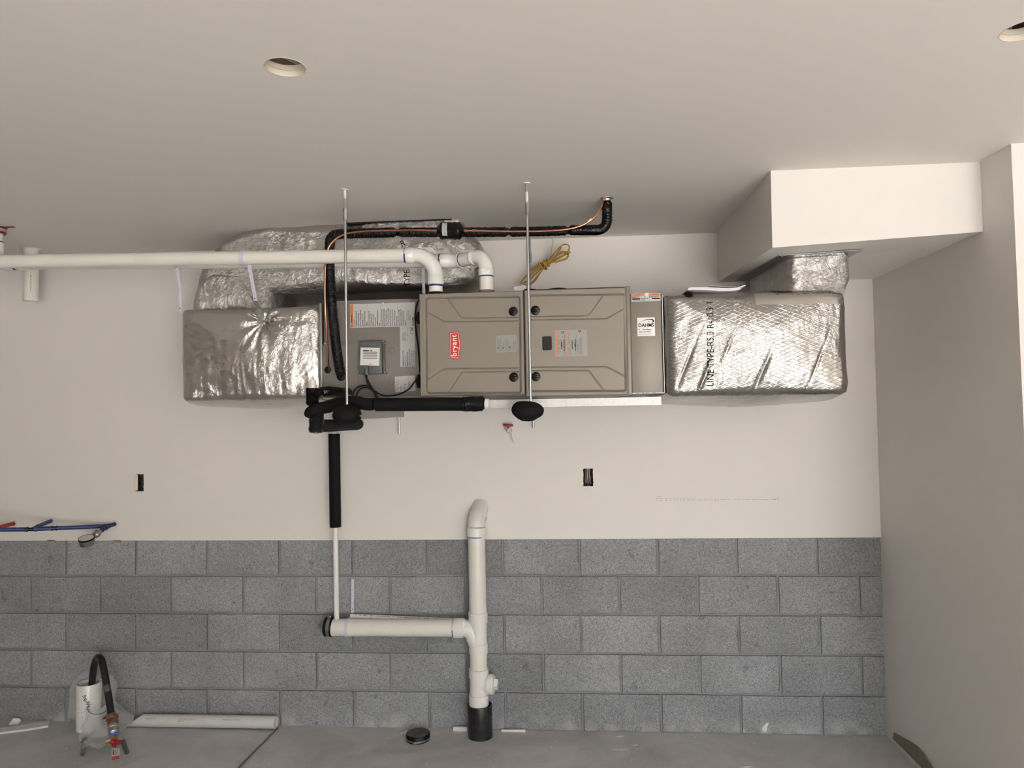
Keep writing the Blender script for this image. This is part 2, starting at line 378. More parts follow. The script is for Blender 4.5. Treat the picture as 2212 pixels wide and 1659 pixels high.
# floor
def FZ(x): return .018*max(0, min(1, (4.0-x)/4.2))
mb = MB(); xs = [XL, 0, 1, 2, 3, 4, XR, 6, RX]; rows = [.25, -.9, -4, YF-.1]
vs = [[mb.bm.verts.new((x, y, FZ(x))) for x in xs] for y in rows]
for j in range(len(rows)-1):
    for i in range(len(xs)-1): mb.face([vs[j][i], vs[j][i+1], vs[j+1][i+1], vs[j+1][i]])
obj('floor', mb, floorm, kind='structure')
mb = MB(); mb.face([mb.bm.verts.new(p) for p in ((-25,YF-.1,-.01),(35,YF-.1,-.01),(35,-45,-.01),(-25,-45,-.01))])
obj('floor_driveway', mb, drive, kind='structure')
# ceiling with two round openings
hc1 = atz(616, 145.5, HC); HR = .0535
hc2 = atz(2214, 66, HC)
mb = MB()
plate_holes(mb, [(XL,.2),(XL,YF),(RX,YF),(RX,.2)], [circ(hc1.x, hc1.y, HR, wob=.012), circ(hc2.x, hc2.y, HR, wob=.012)], lambda u, v: V((u, v, HC)), (0,0,.016))
obj('ceiling', mb, [ceilp], kind='structure', smooth=False)
for hc, lab in ((hc1, 'round cut opening in the ceiling upper left, empty and dark inside'), (hc2, 'round cut opening in the ceiling at the far right edge')):
    t = thing('ceiling_opening', (hc.x, hc.y, HC), lab, 'opening', None)
    mb = MB(); z0, z1 = HC-.0006, HC+.018
    for a, b in ((z0, HC+.0155), (HC+.0170, HC+.031)):
        n = 48; ri = HR-.0012 if a == z0 else HR-.0005
        v = [[mb.bm.verts.new((hc.x+math.cos(2*PI*i/n)*r*(1+.006*math.sin(i*3.1)), hc.y+math.sin(2*PI*i/n)*r*(1+.006*math.sin(i*2.1)), z)) for i in range(n)] for r, z in ((ri, a), (ri, b), (HR+.012, b), (HR+.012 if a != z0 else HR+.0008, a))]
        for j in range(4):
            for i in range(n): mb.face([v[j][i], v[j][(i+1)%n], v[(j+1)%4][(i+1)%n], v[(j+1)%4][i]])
    obj('cut_rim', mb, gyp, t)
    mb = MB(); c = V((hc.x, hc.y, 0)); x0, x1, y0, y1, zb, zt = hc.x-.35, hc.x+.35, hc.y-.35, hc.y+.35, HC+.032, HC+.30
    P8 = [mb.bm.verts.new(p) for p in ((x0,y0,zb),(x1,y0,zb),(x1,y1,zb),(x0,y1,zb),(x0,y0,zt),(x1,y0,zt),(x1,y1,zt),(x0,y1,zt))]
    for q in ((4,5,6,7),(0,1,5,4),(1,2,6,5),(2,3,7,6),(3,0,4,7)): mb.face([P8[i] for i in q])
    obj('light_stop_box', mb, dark, t, smooth=False)  # added box over the opening to keep light out, coloured near black
    mb = MB()
    for dx in (-.085, .0, .09): mb.box((hc.x+dx-.012, hc.y-.2, HC+.05), (hc.x+dx+.012, hc.y+.34, HC+.085), rot=Matrix.Rotation(-.5, 3, 'Z'))
    obj('truss_web', mb, wood, t, smooth=False)
# back wall drywall with two box cut-outs
bx = [(300.5, 1043, 20, 37), (1270.5, 1031.5, 21, 38)]
holes = []
rnd = random.Random(3)
for cx, cy, w, h in bx:
    a = at(cx-w/2, cy+h/2, 0); b = at(cx+w/2, cy-h/2, 0); L = []
    for k in range(6): L.append((a.x+(b.x-a.x)*k/6, a.z+rnd.uniform(-.0015,.0015)))
    for k in range(10): L.append((b.x+rnd.uniform(-.0022,.001), a.z+(b.z-a.z)*k/10))
    for k in range(6): L.append((b.x+(a.x-b.x)*k/6, b.z+rnd.uniform(-.0015,.0015)))
    for k in range(10): L.append((a.x+rnd.uniform(-.001,.0018), b.z+(a.z-b.z)*k/10))
    holes.append(L)
zl = at(0, 1168, 0).z; zr = at(1908, 1161, 0).z
mb = MB()
plate_holes(mb, [(XL, zl), (at(0,1168,0).x, zl), (at(700,1167,0).x, at(700,1167,0).z), (XR+.1, zr), (XR+.1, HC+.05), (XL, HC+.05)], holes, lambda u, v: V((u, 0, v)), (0, .0127, 0))
wb = obj('wall_back', mb, [paint], kind='structure', smooth=False)
# block courses
mb = MB(); tones = []
bw, bh, mj = .4064, .2032, .0048
rb = random.Random(11)
lay = mb.bm.faces.layers.float.new('tone')
for k in range(6):
    off = bw/2 if k % 2 == 0 else 0
    n = -13
    while True:
        x0 = off+bw*n; x1 = x0+bw; n += 1
        if x1 < XL: continue
        if x0 > XR+.1: break
        x1 = min(x1, XR+.12+.01)
        z0, z1 = k*bh, min((k+1)*bh, 1.06)
        if k == 5: z1 = 1.10
        tone = rb.uniform(.86, 1.12)
        before = len(mb.bm.faces)
        t = bmesh.new(); bmesh.ops.create_cube(t, size=1)
        jj = [rb.uniform(-.0012,.0012) for _ in range(4)]
        for v in t.verts:
            v.co = V((x0+mj+jj[0]+(v.co.x+.5)*(x1-x0-2*mj), .009+(v.co.y+.5)*.1, z0+mj+jj[1]+(v.co.z+.5)*(z1-z0-2*mj)))
        bmesh.ops.bevel(t, geom=[e for e in t.edges if all(v.co.y < .02 for v in e.verts)], offset=.0025, segments=2, affect='EDGES')
        m_ = {}
        for v in t.verts: m_[v] = mb.bm.verts.new(v.co+V((0, 0, 0)))
        for f in t.faces:
            g = mb.face([m_[v] for v in f.verts]); g[lay] = tone
        t.free()
for f in mb.bm.faces: pass
mb.mi = 1
mb.box((XL, .0115, -.1), (XR+.12, .14, 1.10))
obj('wall_back_blocks', mb, [blockm, mortar], kind='structure', smooth=True, angle=60)
# right return wall + wall beyond (slightly racked as in the photo)
c0 = at(1918, 1589, 0); c1 = at(1885, 603, 0); c2 = at(2184, 309.5, YR); c3 = V((XR, YR, HC))
mb = MB()
cb = V((at(1917.5,1588,0).x, 0, -.02)); ct = V((at(1882,520,0).x, 0, HC+.05))
db = V((XR+.004, YR, -.02)); dt = V((c2.x, YR, HC+.05))
q = [cb, db, dt, ct]
mb.prism([(p.x, p.y+(.15 if p.y == 0 else 0), p.z) for p in q], (.10, 0, 0))
obj('wall_right', mb, paint, kind='structure', smooth=False)
mb = MB(); mb.box((XR+.10, YR, -.02), (RX+.1, YR+.12, HC+.05))
for f in mb.bm.faces: pass
# front corner flush with the return wall
for v in mb.bm.verts:
    if v.co.x < XR+.2: v.co.x = (db.x if v.co.z < 1 else dt.x)+.1
obj('wall_right_front', mb, paint, kind='structure', smooth=False)
mb = MB(); mb.box((RX, YF, -.02), (RX+.12, YR, HC+.05)); obj('wall_right_far', mb, paint, kind='structure', smooth=False)
mb = MB(); mb.box((XL-.12, YF, -.02), (XL, .15, HC+.05)); obj('wall_left', mb, paint, kind='structure', smooth=False)
mb = MB(); mb.box((XL-.12, YF-.15, -.02), (DX0, YF, HC+.05)); mb.box((DX1, YF-.15, -.02), (RX+.12, YF, HC+.05)); mb.box((DX0, YF-.15, DZ), (DX1, YF, HC+.05))
obj('wall_front', mb, paint, kind='structure', smooth=False)
# soffit
YS = -.999
A = at(1665, 367, YS); B = at(2118.5, 351, YS); Cc = at(2123.5, 499, YS); D = at(1668.5, 535, YS)
A2 = at(1549.5, 503, 0); D2 = at(1550, 610, 0); C2 = at(1885, 603, 0)
mb = MB()
f_ = [V((A.x, YS, HC+.03)), V((XR+.05, YS, HC+.03)), V((XR+.05, YS, Cc.z-.0005)), D]
b_ = [V((A2.x, .01, HC+.03)), V((XR+.05, .01, HC+.03)), V((XR+.05, .01, C2.z)), V((D2.x, .01, D2.z))]
vf = [mb.bm.verts.new(p) for p in f_]; vb = [mb.bm.verts.new(p) for p in b_]
mb.face(vf); mb.face(vb[::-1])
for i in range(4): mb.face([vf[i], vb[i], vb[(i+1)%4], vf[(i+1)%4]])
obj('ceiling_soffit', mb, paint, kind='structure', smooth=False)
# bare paper edge at the foot of the right wall
fx = cb.x
def rw(px, py): return atx(px, py, fx-.001)
mb = MB()
pts = [rw(1931,1582), rw(1947,1591), rw(1965,1601), rw(1981,1611), rw(1995,1626), rw(2014,1656), rw(2030,1680), rw(1992,1690), rw(1992,1660), rw(1960,1627), rw(1929,1596)]
mb.prism(pts, (-.0012, 0, 0)); obj('trim_1', mb, cardb, kind='structure', smooth=False)
# control joint in the slab
mb = MB(); a = atz(600, 1573, FZ(1.4)); b = atz(515, 1659, FZ(1.1)); d = (b-a); b = a+d*3
s_ = d.normalized().cross(V((0,0,1)))
ppts = [a+(b-a)*k/24+s_*random.uniform(-.002,.002) for k in range(25)]
for i in range(24):
    mb.face([mb.bm.verts.new(p) for p in (ppts[i]-s_*.004+V((0,0,.001)), ppts[i]+s_*.004+V((0,0,.001)), ppts[i+1]+s_*.004+V((0,0,.001)), ppts[i+1]-s_*.004+V((0,0,.001)))])
mb.mi = 1
for i in range(24):
    for e, w in ((-.010, .004), (.010, .003)):
        w2 = w*random.uniform(.5,1.4)
        mb.face([mb.bm.verts.new(p) for p in (ppts[i]+s_*(e-w2)+V((0,0,.0012)), ppts[i]+s_*(e+w2)+V((0,0,.0012)), ppts[i+1]+s_*(e+w2)+V((0,0,.0012)), ppts[i+1]+s_*(e-w2)+V((0,0,.0012)))])
obj('trim_2', mb, [mat('joint_dirt', (.16,.145,.13), .9), mat('joint_lip', (.50,.47,.45), .9)], kind='structure', smooth=False)
# pencil and scuff line on the drywall
mb = MB()
def wq(x0, y0, x1, y1, th=.9, Y=-.0004):
    a = at(x0, y0, Y); b = at(x1, y1, Y); n = (b-a).normalized().cross(V((0,1,0)))*th/410/2
    mb.face([mb.bm.verts.new(p) for p in (a-n, a+n, b+n, b-n)])
x = 1420
while x < 1680:
    L = rnd.uniform(2, 9)
    if not (1573 < x < 1586): wq(x, 1077.5+(x-1420)*.006+rnd.uniform(-.3,.3), min(x+L, 1681), 1077.5+(x-1420)*.006, rnd.uniform(.5,1.1))
    if x < 1550 and rnd.random() < .8: wq(x, 1081.5, x+L*.7, 1081.8, .7)
    x += L+rnd.uniform(.5, 4)
wq(1417, 1074, 1430, 1072, .7); wq(1417.5, 1074, 1418, 1082, .5); wq(1682, 1072.5, 1683, 1085, .6); wq(1671, 1078, 1676, 1079.5, 2); wq(1670, 1075, 1680, 1076, .7)
wq(1014, 1470-401, 1016, 1470-401, .1)
obj('pencil_mark', mb, mat('pencil_grey', (.45,.42,.39), .8), wb, smooth=False)
# ------------------------------------------------------------------ foil-wrapped ducts
def resample(pts, n):
    pts = [V(p) for p in pts]; L = [0]
    for i in range(len(pts)): L.append(L[-1]+(pts[(i+1)%len(pts)]-pts[i]).length)
    out = []; j = 0
    for k in range(n):
        d = L[-1]*k/n
        while L[j+1] < d: j += 1
        t = (d-L[j])/max(L[j+1]-L[j], 1e-9); out.append(pts[j].lerp(pts[(j+1)%len(pts)], t))
    return out
def ridge(p, s, seed=0): return 1-2*abs(noise.noise(p*s+V((seed, seed*1.7, -seed))))
def pillow(mb, outline, yf, yb, rad, bulge, n=300, rings=56, side=26, sag=.0, amp=.004, extra=None, seed=0):
    """foil-wrapped body: outline (x,z) loop, rounded front, bulging face, sides back to yb"""
    o = resample([V((p[0], 0, p[1])) for p in outline], n)
    c = sum(o, V())/n; R = []
    rows = []
    for j in range(rings):                      # front, centre to rim
        t = (j+.0)/(rings-1); t = t**.85
        if j == 0: continue
        row = []
        for p in o:
            dist = (p-c).length*(1-t)
            e = 0
            tt = t
            q = c+(p-c)*tt
            if dist < rad: e = rad-math.sqrt(max(rad*rad-(rad-dist)**2, 0))
            y = yf+e-bulge*(1-t**2.2)
            row.append(V((q.x, y, q.z)))
        rows.append(row)
    for j in range(1, side+1):                  # sides
        s_ = j/side; row = []
        for p in o:
            g = sag*math.sin(PI*min(1, s_*1.05))**.8
            d = (p-c).normalized()
            gg = g*min(1, max(0, -d.z)*1.7)+g*.15
            row.append(V((p.x+d.x*gg, yf+rad+(yb-yf-rad)*s_, p.z+d.z*gg)))
        rows.append(row)
    def disp(v):
        a = ridge(v, 9, seed)*.5+ridge(v, 21, seed+3)*.3+noise.noise(v*4+V((seed,0,0)))*.9
        a += ridge(V((v.x*1.0, v.y*.6, v.z*.22)), 26, seed+9)*.45
        return a*amp
    cen = mb.bm.verts.new((c.x, yf-bulge, c.z)); prev = None
    for j, row in enumerate(rows):
        vs = []
        for k, p in enumerate(row):
            nrm = V((0, -1, 0)) if j < rings-8 else ((p-V((c.x, p.y, c.z))).normalized()*.7+V((0, -.5, 0)) if j < rings+1 else (p-V((c.x, p.y, c.z))).normalized())
            d = disp(p); fade = 1
            if j > len(rows)-3: fade = 0
            q = p+nrm*d*fade
            if extra: q = extra(q, j >= rings-1)
            vs.append(mb.bm.verts.new(q))
        if prev is None:
            for k in range(n): mb.face([cen, vs[k], vs[(k+1)%n]])
        else:
            for k in range(n): mb.face([prev[k], vs[k], vs[(k+1)%n], prev[(k+1)%n]])
        prev = vs
    mb.face(prev[::-1])
def rrect(x0, x1, z0, z1, r, n=6):
    out = []
    for cx, cz, a0 in ((x1-r, z1-r, 0), (x0+r, z1-r, 90), (x0+r, z0+r, 180), (x1-r, z0+r, 270)):
        for k in range(n+1):
            a = math.radians(a0+90*k/n); out.append((cx+r*math.cos(a), cz+r*math.sin(a)))
    return out
from mathutils.bvhtree import BVHTree
def bvh_of(o):
    vs = [o.matrix_world @ v.co if False else v.co+root_of(o) for v in o.data.vertices]
    return BVHTree.FromPolygons(vs, [tuple(p.vertices) for p in o.data.polygons])
def drape(mb, tree, lift=.0012):
    for v in mb.bm.verts:
        h = tree.ray_cast(V((v.co.x, -3, v.co.z)), V((0, 1, 0)))
        if h[0] is not None: v.co.y = h[0].y-lift

# left (plenum) duct
t = thing('foil_duct', (1.54, -.33, 1.75), 'foil-wrapped square duct hung left of the tan cabinets, puckered around a metal strap', 'duct')
pk = at(561, 692, -.64)
def puck(q, sidef):
    if sidef or q.y > -.5: return q
    dx, dz = q.x-pk.x, q.z-pk.z; r = math.hypot(dx, dz)+1e-4; a = math.atan2(dz, dx)
    q = q.copy(); q.y += .020*math.exp(-(r/.055)**2)+.006*math.exp(-r/.10)*math.cos(11*a+1.3*math.sin(3*a))*min(1, r/.02)
    # long vertical pleats low on the face
    w = max(0, min(1, (2.02-q.z)/.22))
    q.y += .0045*w*ridge(V((q.x, 0, q.z*.12)), 15, 5)
    return q
mb = MB(); x0, x1 = 1.199, 1.868
zt0, zt1, zb = 2.186, 2.190, 1.757
ol = rrect(x0, x1, zb, zt1, .022)
pillow(mb, ol, -.60, -.06, .035, .022, n=420, rings=90, side=26, sag=.03, amp=.0036, extra=puck, seed=2)
dl = obj('duct_wrap', mb, foilA, t, angle=180)
mb = MB(); mb.box((1.862, -.595, 1.765), (1.8745, -.06, 2.200), bev=.002); obj('connection_flange', mb, galv, t)
# elbow behind, rising into the ceiling
E_ = [(415,648),(420,612),(429,583),(447,550),(478,521),(515,501),(560,490),(640,485)]
pts = [at(x, y, -.43) for x, y in E_]
pts = [(p.x, p.z) for p in pts]
rgt = at(1036, 560, -.43).x; eb = at(800, 630, -.42).z
pts += [(1.80, 2.64), (2.40, 2.66), (2.49, 2.63), (2.545, 2.56), (rgt, 2.50), (rgt+.005, 2.38), (rgt-.02, eb+.04), (2.50, eb+.005), (2.30, eb), (1.75, eb), (1.60, eb), (1.40, eb-.005), (1.2, eb-.01)]
t = thing('foil_elbow_duct', (1.8, -.2, 2.1), 'large foil-wrapped elbow duct curving up into the ceiling behind the white pipes', 'duct')
mb = MB(); pillow(mb, pts, -.455, -.035, .085, .012, n=420, rings=80, side=20, sag=.0, amp=.0045, seed=7)
for v in mb.bm.verts: v.co.z = min(v.co.z, HC-.0005)
eo = obj('duct_wrap', mb, foilC, t, angle=180)
nk = [(1.178, 2.193), (1.565, 2.193), (1.572, 2.23), (1.565, 2.33), (1.54, 2.385), (1.27, 2.385), (1.225, 2.35), (1.196, 2.305), (1.182, 2.25)]
mb = MB(); pillow(mb, nk, -.462, -.10, .03, .008, n=220, rings=36, side=12, amp=.004, seed=12); obj('duct_neck', mb, foilC, t, angle=180)
mb = MB(); te = bvh_of(eo)
for tx, px, py, ri, uu in (('R', 867, 523, (.9,0,.35), (-.35,0,.9)), ('TYPE', 876, 598, (0,0,1), (-1,0,0))):
    mb = MB(); mb.text(tx, at(px, py, -.5), ri, uu, .040, wx=.9)
    bmesh.ops.subdivide_edges(mb.bm, edges=mb.bm.edges[:], cuts=1)
    drape(mb, te, .002); obj('printed_lettering', mb, black, eo, smooth=False, recalc=False)
mb = MB()
c = atz(985, 470, HC)
mb.box((2.43, -.475, HC-.018), (2.505, -.40, HC-.001), bev=.005); obj('tape_tab', mb, foilC, t)
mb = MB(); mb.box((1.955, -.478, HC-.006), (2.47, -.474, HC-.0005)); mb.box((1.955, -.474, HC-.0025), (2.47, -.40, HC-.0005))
obj('gap_shade_strip', mb, dark, t, smooth=False)  # dark strip painted as the shaded slot between duct and ceiling

# right duct + riser
t = thing('foil_duct', (3.8, -.4, 1.73), 'wide foil-wrapped duct with black stencilled lettering, rising into the soffit', 'duct')
ol = [(3.413,2.150),(3.418,2.163),(3.60,2.166),(3.85,2.170),(4.10,2.165),(4.150,2.150),(4.155,2.10),(4.153,1.90),(4.158,1.78),(4.150,1.740),(4.120,1.728),(3.90,1.730),(3.60,1.732),(3.44,1.732),(3.414,1.745),(3.412,1.80)]
def rbul(q, sidef):
    if q.y < -.6 and not sidef:
        q = q.copy()
        for (cx, cz, ln, wd, dp) in ((3.80,1.83,.09,.010,.010),(3.56,1.80,.08,.008,-.008),(3.50,1.88,.11,.007,.007),(4.02,1.86,.12,.006,.005),(3.66,1.93,.07,.006,-.005)):
            u = (q.x-cx)*.92-(q.z-cz)*.38; w = (q.z-cz)*.92+(q.x-cx)*.38
            q.y += dp*math.exp(-(u/wd)**2-(w/ln)**2)
    return q
mb = MB(); pillow(mb, ol, -.80, -.05, .045, .034, n=480, rings=96, side=26, sag=.036, amp=.0036, extra=rbul, seed=4)
dr = obj('duct_wrap', mb, foilB, t, angle=180)
tr = bvh_of(dr)
mb = MB()
o1 = at(1535, 752, -.82)
mb.text('LINE TYPE-R5.3 R-10.3 1', (o1.x, -1, 1.951), (0.02,0,1), (-1,0,.02), .040, wx=.86, bold=.0)
bmesh.ops.subdivide_edges(mb.bm, edges=mb.bm.edges[:], cuts=2)
drape(mb, tr, .0015); obj('printed_lettering', mb, black, dr, smooth=False, recalc=False)
# riser
def soff(x, y):
    u = (x-3.80)/(4.588-3.80); w = -y/.999
    return (2.341*(1-u)+2.333*u)*(1-w)+(2.302*(1-u)+2.339*u)*w
mb = MB(); RX0, RX1 = 3.93, 4.186; prev = None; NZ = 46
for j in range(NZ+1):
    s_ = j/NZ; ring = rrect(RX0-.0, RX1-.012*(1-s_)*-1, -.775, -.10, .045, 8)
    ring = resample([V((p[0], p[1], 0)) for p in ring], 240); vs = []
    for p in ring:
        z = 2.115+(soff(p.x, p.y)-.004-2.115)*s_
        w = math.exp(-((s_-.12)/.16)**2)
        q = V((p.x, p.y, z)); d = (V((p.x, p.y, 0))-V(((RX0+RX1)/2, -.43, 0))).normalized()
        a = ridge(q, 13, 1)*.5+ridge(q, 30, 2)*.35+noise.noise(q*6)*.8
        q += d*(a*.0055*(1 if j < NZ-1 else .3)+(-.006*math.sin(s_*PI)))
        q.x = min(q.x, 4.186-.036*max(0, min(1, (2.22-q.z)/.07)))
        vs.append(mb.bm.verts.new(q))
    if prev:
        for k in range(240): mb.face([prev[k], prev[(k+1)%240], vs[(k+1)%240], vs[k]])
    prev = vs
obj('riser_wrap', mb, foilC, t, angle=180)
mb = MB()
fp = [(3.885, -.805), (4.225, -.805), (4.225, -.06), (3.885, -.06)]
mb.prism([(x, y, soff(x, y)-.0035) for x, y in fp], (0,0,.003)); ff = obj('ceiling_flange', mb, steel, t, smooth=False)
for x, y in ((4.20, -.785), (3.90,-.79)):
    mb = MB(); mb.tube([(x, y, soff(x,y)-.006), (x, y, soff(x,y)-.0035)], .004, n=10); obj('screw', mb, zinc, ff)
mb = MB()    # flat tape seam over the top front
sp = []
for x in [3.78+.0125*k for k in range(31)]:
    sp.append((x, 2.103+.002*math.sin(x*30)))
for i in range(len(sp)-1):
    a, b = sp[i], sp[i+1]
    rows = [0, .013, .026, .039, .052]
    for r_ in range(4): mb.face([mb.bm.verts.new((x, -1, z)) for x, z in ((a[0], a[1]+rows[r_]), (b[0], b[1]+rows[r_]), (b[0], b[1]+rows[r_+1]), (a[0], a[1]+rows[r_+1]))])
bmesh.ops.remove_doubles(mb.bm, verts=mb.bm.verts[:], dist=.0004)
drape(mb, tr, .0012); obj('foil_tape', mb, mat('flat_foil_tape', (.72,.69,.65), .26, 1, bump=(40,.25,.003,4)), dr, angle=180)

# ------------------------------------------------------------------ furnace
def pxz(pts, Y): return [V((at(x, y, Y).x, 0, at(x, y, Y).z)) for x, y in pts]
import numpy as np
def pressed_panel(mb, x0, x1, z0, z1, Y, lines, step=.0017, edge=.004):
    """flat pressed-steel face with real grooves; lines = [(pts, halfwidth, depth, closed)]"""
    nx = int((x1-x0)/step); nz = int((z1-z0)/step)
    X = np.linspace(x0, x1, nx+1); Z = np.linspace(z0, z1, nz+1); gx, gz = np.meshgrid(X, Z, indexing='ij'); D = np.zeros_like(gx)
    for pts, hw, dp, closed in lines:
        best = np.full_like(gx, 9.)
        P = pts+[pts[0]] if closed else pts
        for a, b in zip(P[:-1], P[1:]):
            ax, az, bx_, bz = a.x, a.z, b.x, b.z; L2 = (bx_-ax)**2+(bz-az)**2+1e-12
            t_ = np.clip(((gx-ax)*(bx_-ax)+(gz-az)*(bz-az))/L2, 0, 1)
            best = np.minimum(best, np.hypot(gx-(ax+t_*(bx_-ax)), gz-(az+t_*(bz-az))))
        k = np.clip(1-best/hw, 0, 1); D = np.maximum(D, dp*(k*k*(3-2*k)))
    ed = np.minimum(np.minimum(gx-x0, x1-gx), np.minimum(gz-z0, z1-gz)); D = D+edge*np.clip(1-ed/edge, 0, 1)**2
    vs = [[mb.bm.verts.new((float(gx[i,j]), float(Y+D[i,j]), float(gz[i,j]))) for j in range(nz+1)] for i in range(nx+1)]
    for i in range(nx):
        for j in range(nz): mb.face([vs[i][j], vs[i+1][j], vs[i+1][j+1], vs[i][j+1]])
    border = [vs[i][0] for i in range(nx+1)]+[vs[nx][j] for j in range(1, nz+1)]+[vs[i][nz] for i in range(nx-1, -1, -1)]+[vs[0][j] for j in range(nz-1, 0, -1)]
    back = [mb.bm.verts.new((v.co.x, Y+.016, v.co.z)) for v in border]
    for i in range(len(border)): mb.face([border[i], back[i], back[(i+1)%len(back)], border[(i+1)%len(border)]])
    mb.face(back)
def rpath(pts, Y, rad): 
    p = pxz(pts, Y); return corner_path(p, rad)
def rloop(pts, Y, rad):
    p = pxz(pts, Y); n = len(p); out = []
    for i in range(n):
        a, b, c = p[i-1], p[i], p[(i+1)%n]; d1 = (a-b).normalized(); d2 = (c-b).normalized()
        for k in range(7):
            s_ = k/6; out.append((b+d1*rad)*(1-s_)**2+b*2*s_*(1-s_)+(b+d2*rad)*s_*s_)
    return out
FY = -.80
def c3(x, y): return (900+x/6.636, 620+y/6.636)
def c4(x, y): return (1130+x/5.926, 610+y/5.926)
lx0, lx1 = at(907.5, 740, FY).x, at(1132, 740, FY).x
lz0, lz1 = 1.7545, 2.1965
rx0, rx1 = at(1134.3, 740, FY).x, at(1353.3, 740, FY).x
rz0, rz1 = 1.746, 2.1985
ex1 = at(1363.2, 740, FY).x
fz = thing('furnace', ((lx0+ex1)/2, FY/2, lz0), 'tan metal furnace laid on its side with two pressed doors and a red badge', 'furnace')
mb = MB(); mb.box((lx0+.003, FY+.014, lz0+.006), (rx0-.001, -.09, lz1-.006), bev=.003); mb.box((rx0-.001, FY+.014, rz0+.002), (ex1, -.09, rz1-.001), bev=.003)
obj('cabinet_body', mb, [bryt], fz)
mb = MB(); mb.box((rx1+.0012, FY-.001, rz0-.002), (ex1, FY+.02, rz1+.004), bev=.0035, seg=3)
mb.box((rx1-.006, FY+.003, rz0), (rx1+.0015, FY+.02, rz1)); obj('end_flange', mb, bryt, fz)
mb = MB(); mb.box((lx1-.001, FY+.004, lz0), (rx0+.001, FY+.02, lz1)); obj('door_gap', mb, brytd, fz, smooth=False)  # dark filler drawn as the shade between the two doors
mb = MB(); mb.box((rx0+.02, FY+.01, rz1-.001), (rx1+.006, -.2, rz1+.0035)); obj('top_seam', mb, brytd, fz, smooth=False)
def knob(px, py, par, rot=0):
    c = at(px, py, FY); R_ = .0198
    mb = MB(); mb.tube([(c.x, FY+.001, c.z), (c.x, FY-.004, c.z), (c.x, FY-.006, c.z), (c.x, FY-.0065, c.z)], [R_, R_, R_-.0015, R_-.004], n=40)
    mb.tube([(c.x, FY-.0055, c.z), (c.x, FY-.009, c.z), (c.x, FY-.0095, c.z)], [R_-.0035, R_-.0045, R_-.006], n=40)
    for s_ in (-1, 1):
        mb.box((c.x-.013, FY-.0125, c.z+s_*.0085-.0045), (c.x+.013, FY-.004, c.z+s_*.0085+.0035), bev=.002, rot=Matrix.Rotation(rot, 3, 'Y'), pivot=(c.x, FY, c.z))
    mb.box((c.x-.015, FY-.0185, c.z-.0028), (c.x+.015, FY-.004, c.z+.0028), bev=.0018, rot=Matrix.Rotation(rot, 3, 'Y'), pivot=(c.x, FY, c.z))
    obj('latch_knob', mb, blackp, par)
# left door
hw, dp = .0048, .0058
lines = [(rloop([c3(132,158), c3(1472,138), c3(1490,1517), c3(142,1522)], FY, .013), hw, .0062, True),
 (rpath([c3(436,160), c3(640,443), c3(1472,434)], FY, .022), .0034, .0036, False), (rpath([c3(140,356), c3(395,497), c3(1472,484)], FY, .022), .0034, .0036, False),
 (rpath([c3(148,1325), c3(398,1170), c3(1478,1160)], FY, .022), .0034, .0036, False), (rpath([c3(447,1515), c3(640,1221), c3(1478,1211)], FY, .022), .0034, .0036, False)]
mb = MB(); pressed_panel(mb, lx0, lx1, lz0, lz1, FY, lines); dL = obj('furnace_door', mb, bryt, fz, angle=60)
mb = MB(); mb.box((lx0-.0002, FY+.0035, lz0), (lx0+.0045, FY-.0025, lz1), bev=.002)
obj('door_edge', mb, bryt, dL)
knob(1108.7, 672.7, dL, .15); knob(1110, 815, dL)
lines = [(rloop([c4(77,166), c4(1300,150), c4(1313,1388), c4(77,1393)], FY, .013), hw, .0062, True),
 (rpath([c4(60,437), c4(832,425), c4(1022,158)], FY, .022), .0034, .0036, False), (rpath([c4(60,479), c4(1068,463), c4(1300,325)], FY, .022), .0034, .0036, False),
 (rpath([c4(60,1086), c4(1065,1077), c4(1308,1207)], FY, .022), .0034, .0036, False), (rpath([c4(60,1131), c4(835,1126), c4(1038,1390)], FY, .022), .0034, .0036, False)]
mb = MB(); pressed_panel(mb, rx0, rx1, rz0, rz1, FY, lines); dR = obj('furnace_door', mb, bryt, fz, angle=60)
knob(1156.5, 670.7, dR, .1); knob(1157.8, 813.7, dR, -.1)
# badge
def flat(mb, pts, Y, th=.0):
    mb.face([mb.bm.verts.new((at(x, y, FY if False else Y).x, Y-th, at(x, y, Y).z)) for x, y in pts])
mb = MB(); Yb = FY-.0012
bd = [(970.8,718.2),(990.6,715.7),(996.2,745),(990.8,776),(972,774)]
mb.mi = 0; mb.prism([V((at(x,y,Yb).x, Yb, at(x,y,Yb).z)) for x, y in bd], (0, .0012, 0))
cx_, cy_ = 981.5, 745.3
def sc(pts, k, m): return [(cx_+(x-cx_)*k, cy_+(y-cy_)*m) for x, y in pts]
o_, i_ = sc(bd, .86, .925), sc(bd, .78, .90)
mb.mi = 1
for k in range(5):
    q = [o_[k], o_[(k+1)%5], i_[(k+1)%5], i_[k]]
    mb.face([mb.bm.verts.new((at(x,y,Yb).x, Yb-.0004, at(x,y,Yb).z)) for x, y in q])
c = at(982.0, 746.5, Yb)
mb.text('bryant', (c.x-.0015, Yb-.0002, c.z), (.0,0,1), (-1,0,0), .0325, wx=.98, bold=.018, space=1.12)
obj('brand_badge', mb, [red, white], dL, smooth=False, recalc=False, label='red badge with white lettering')
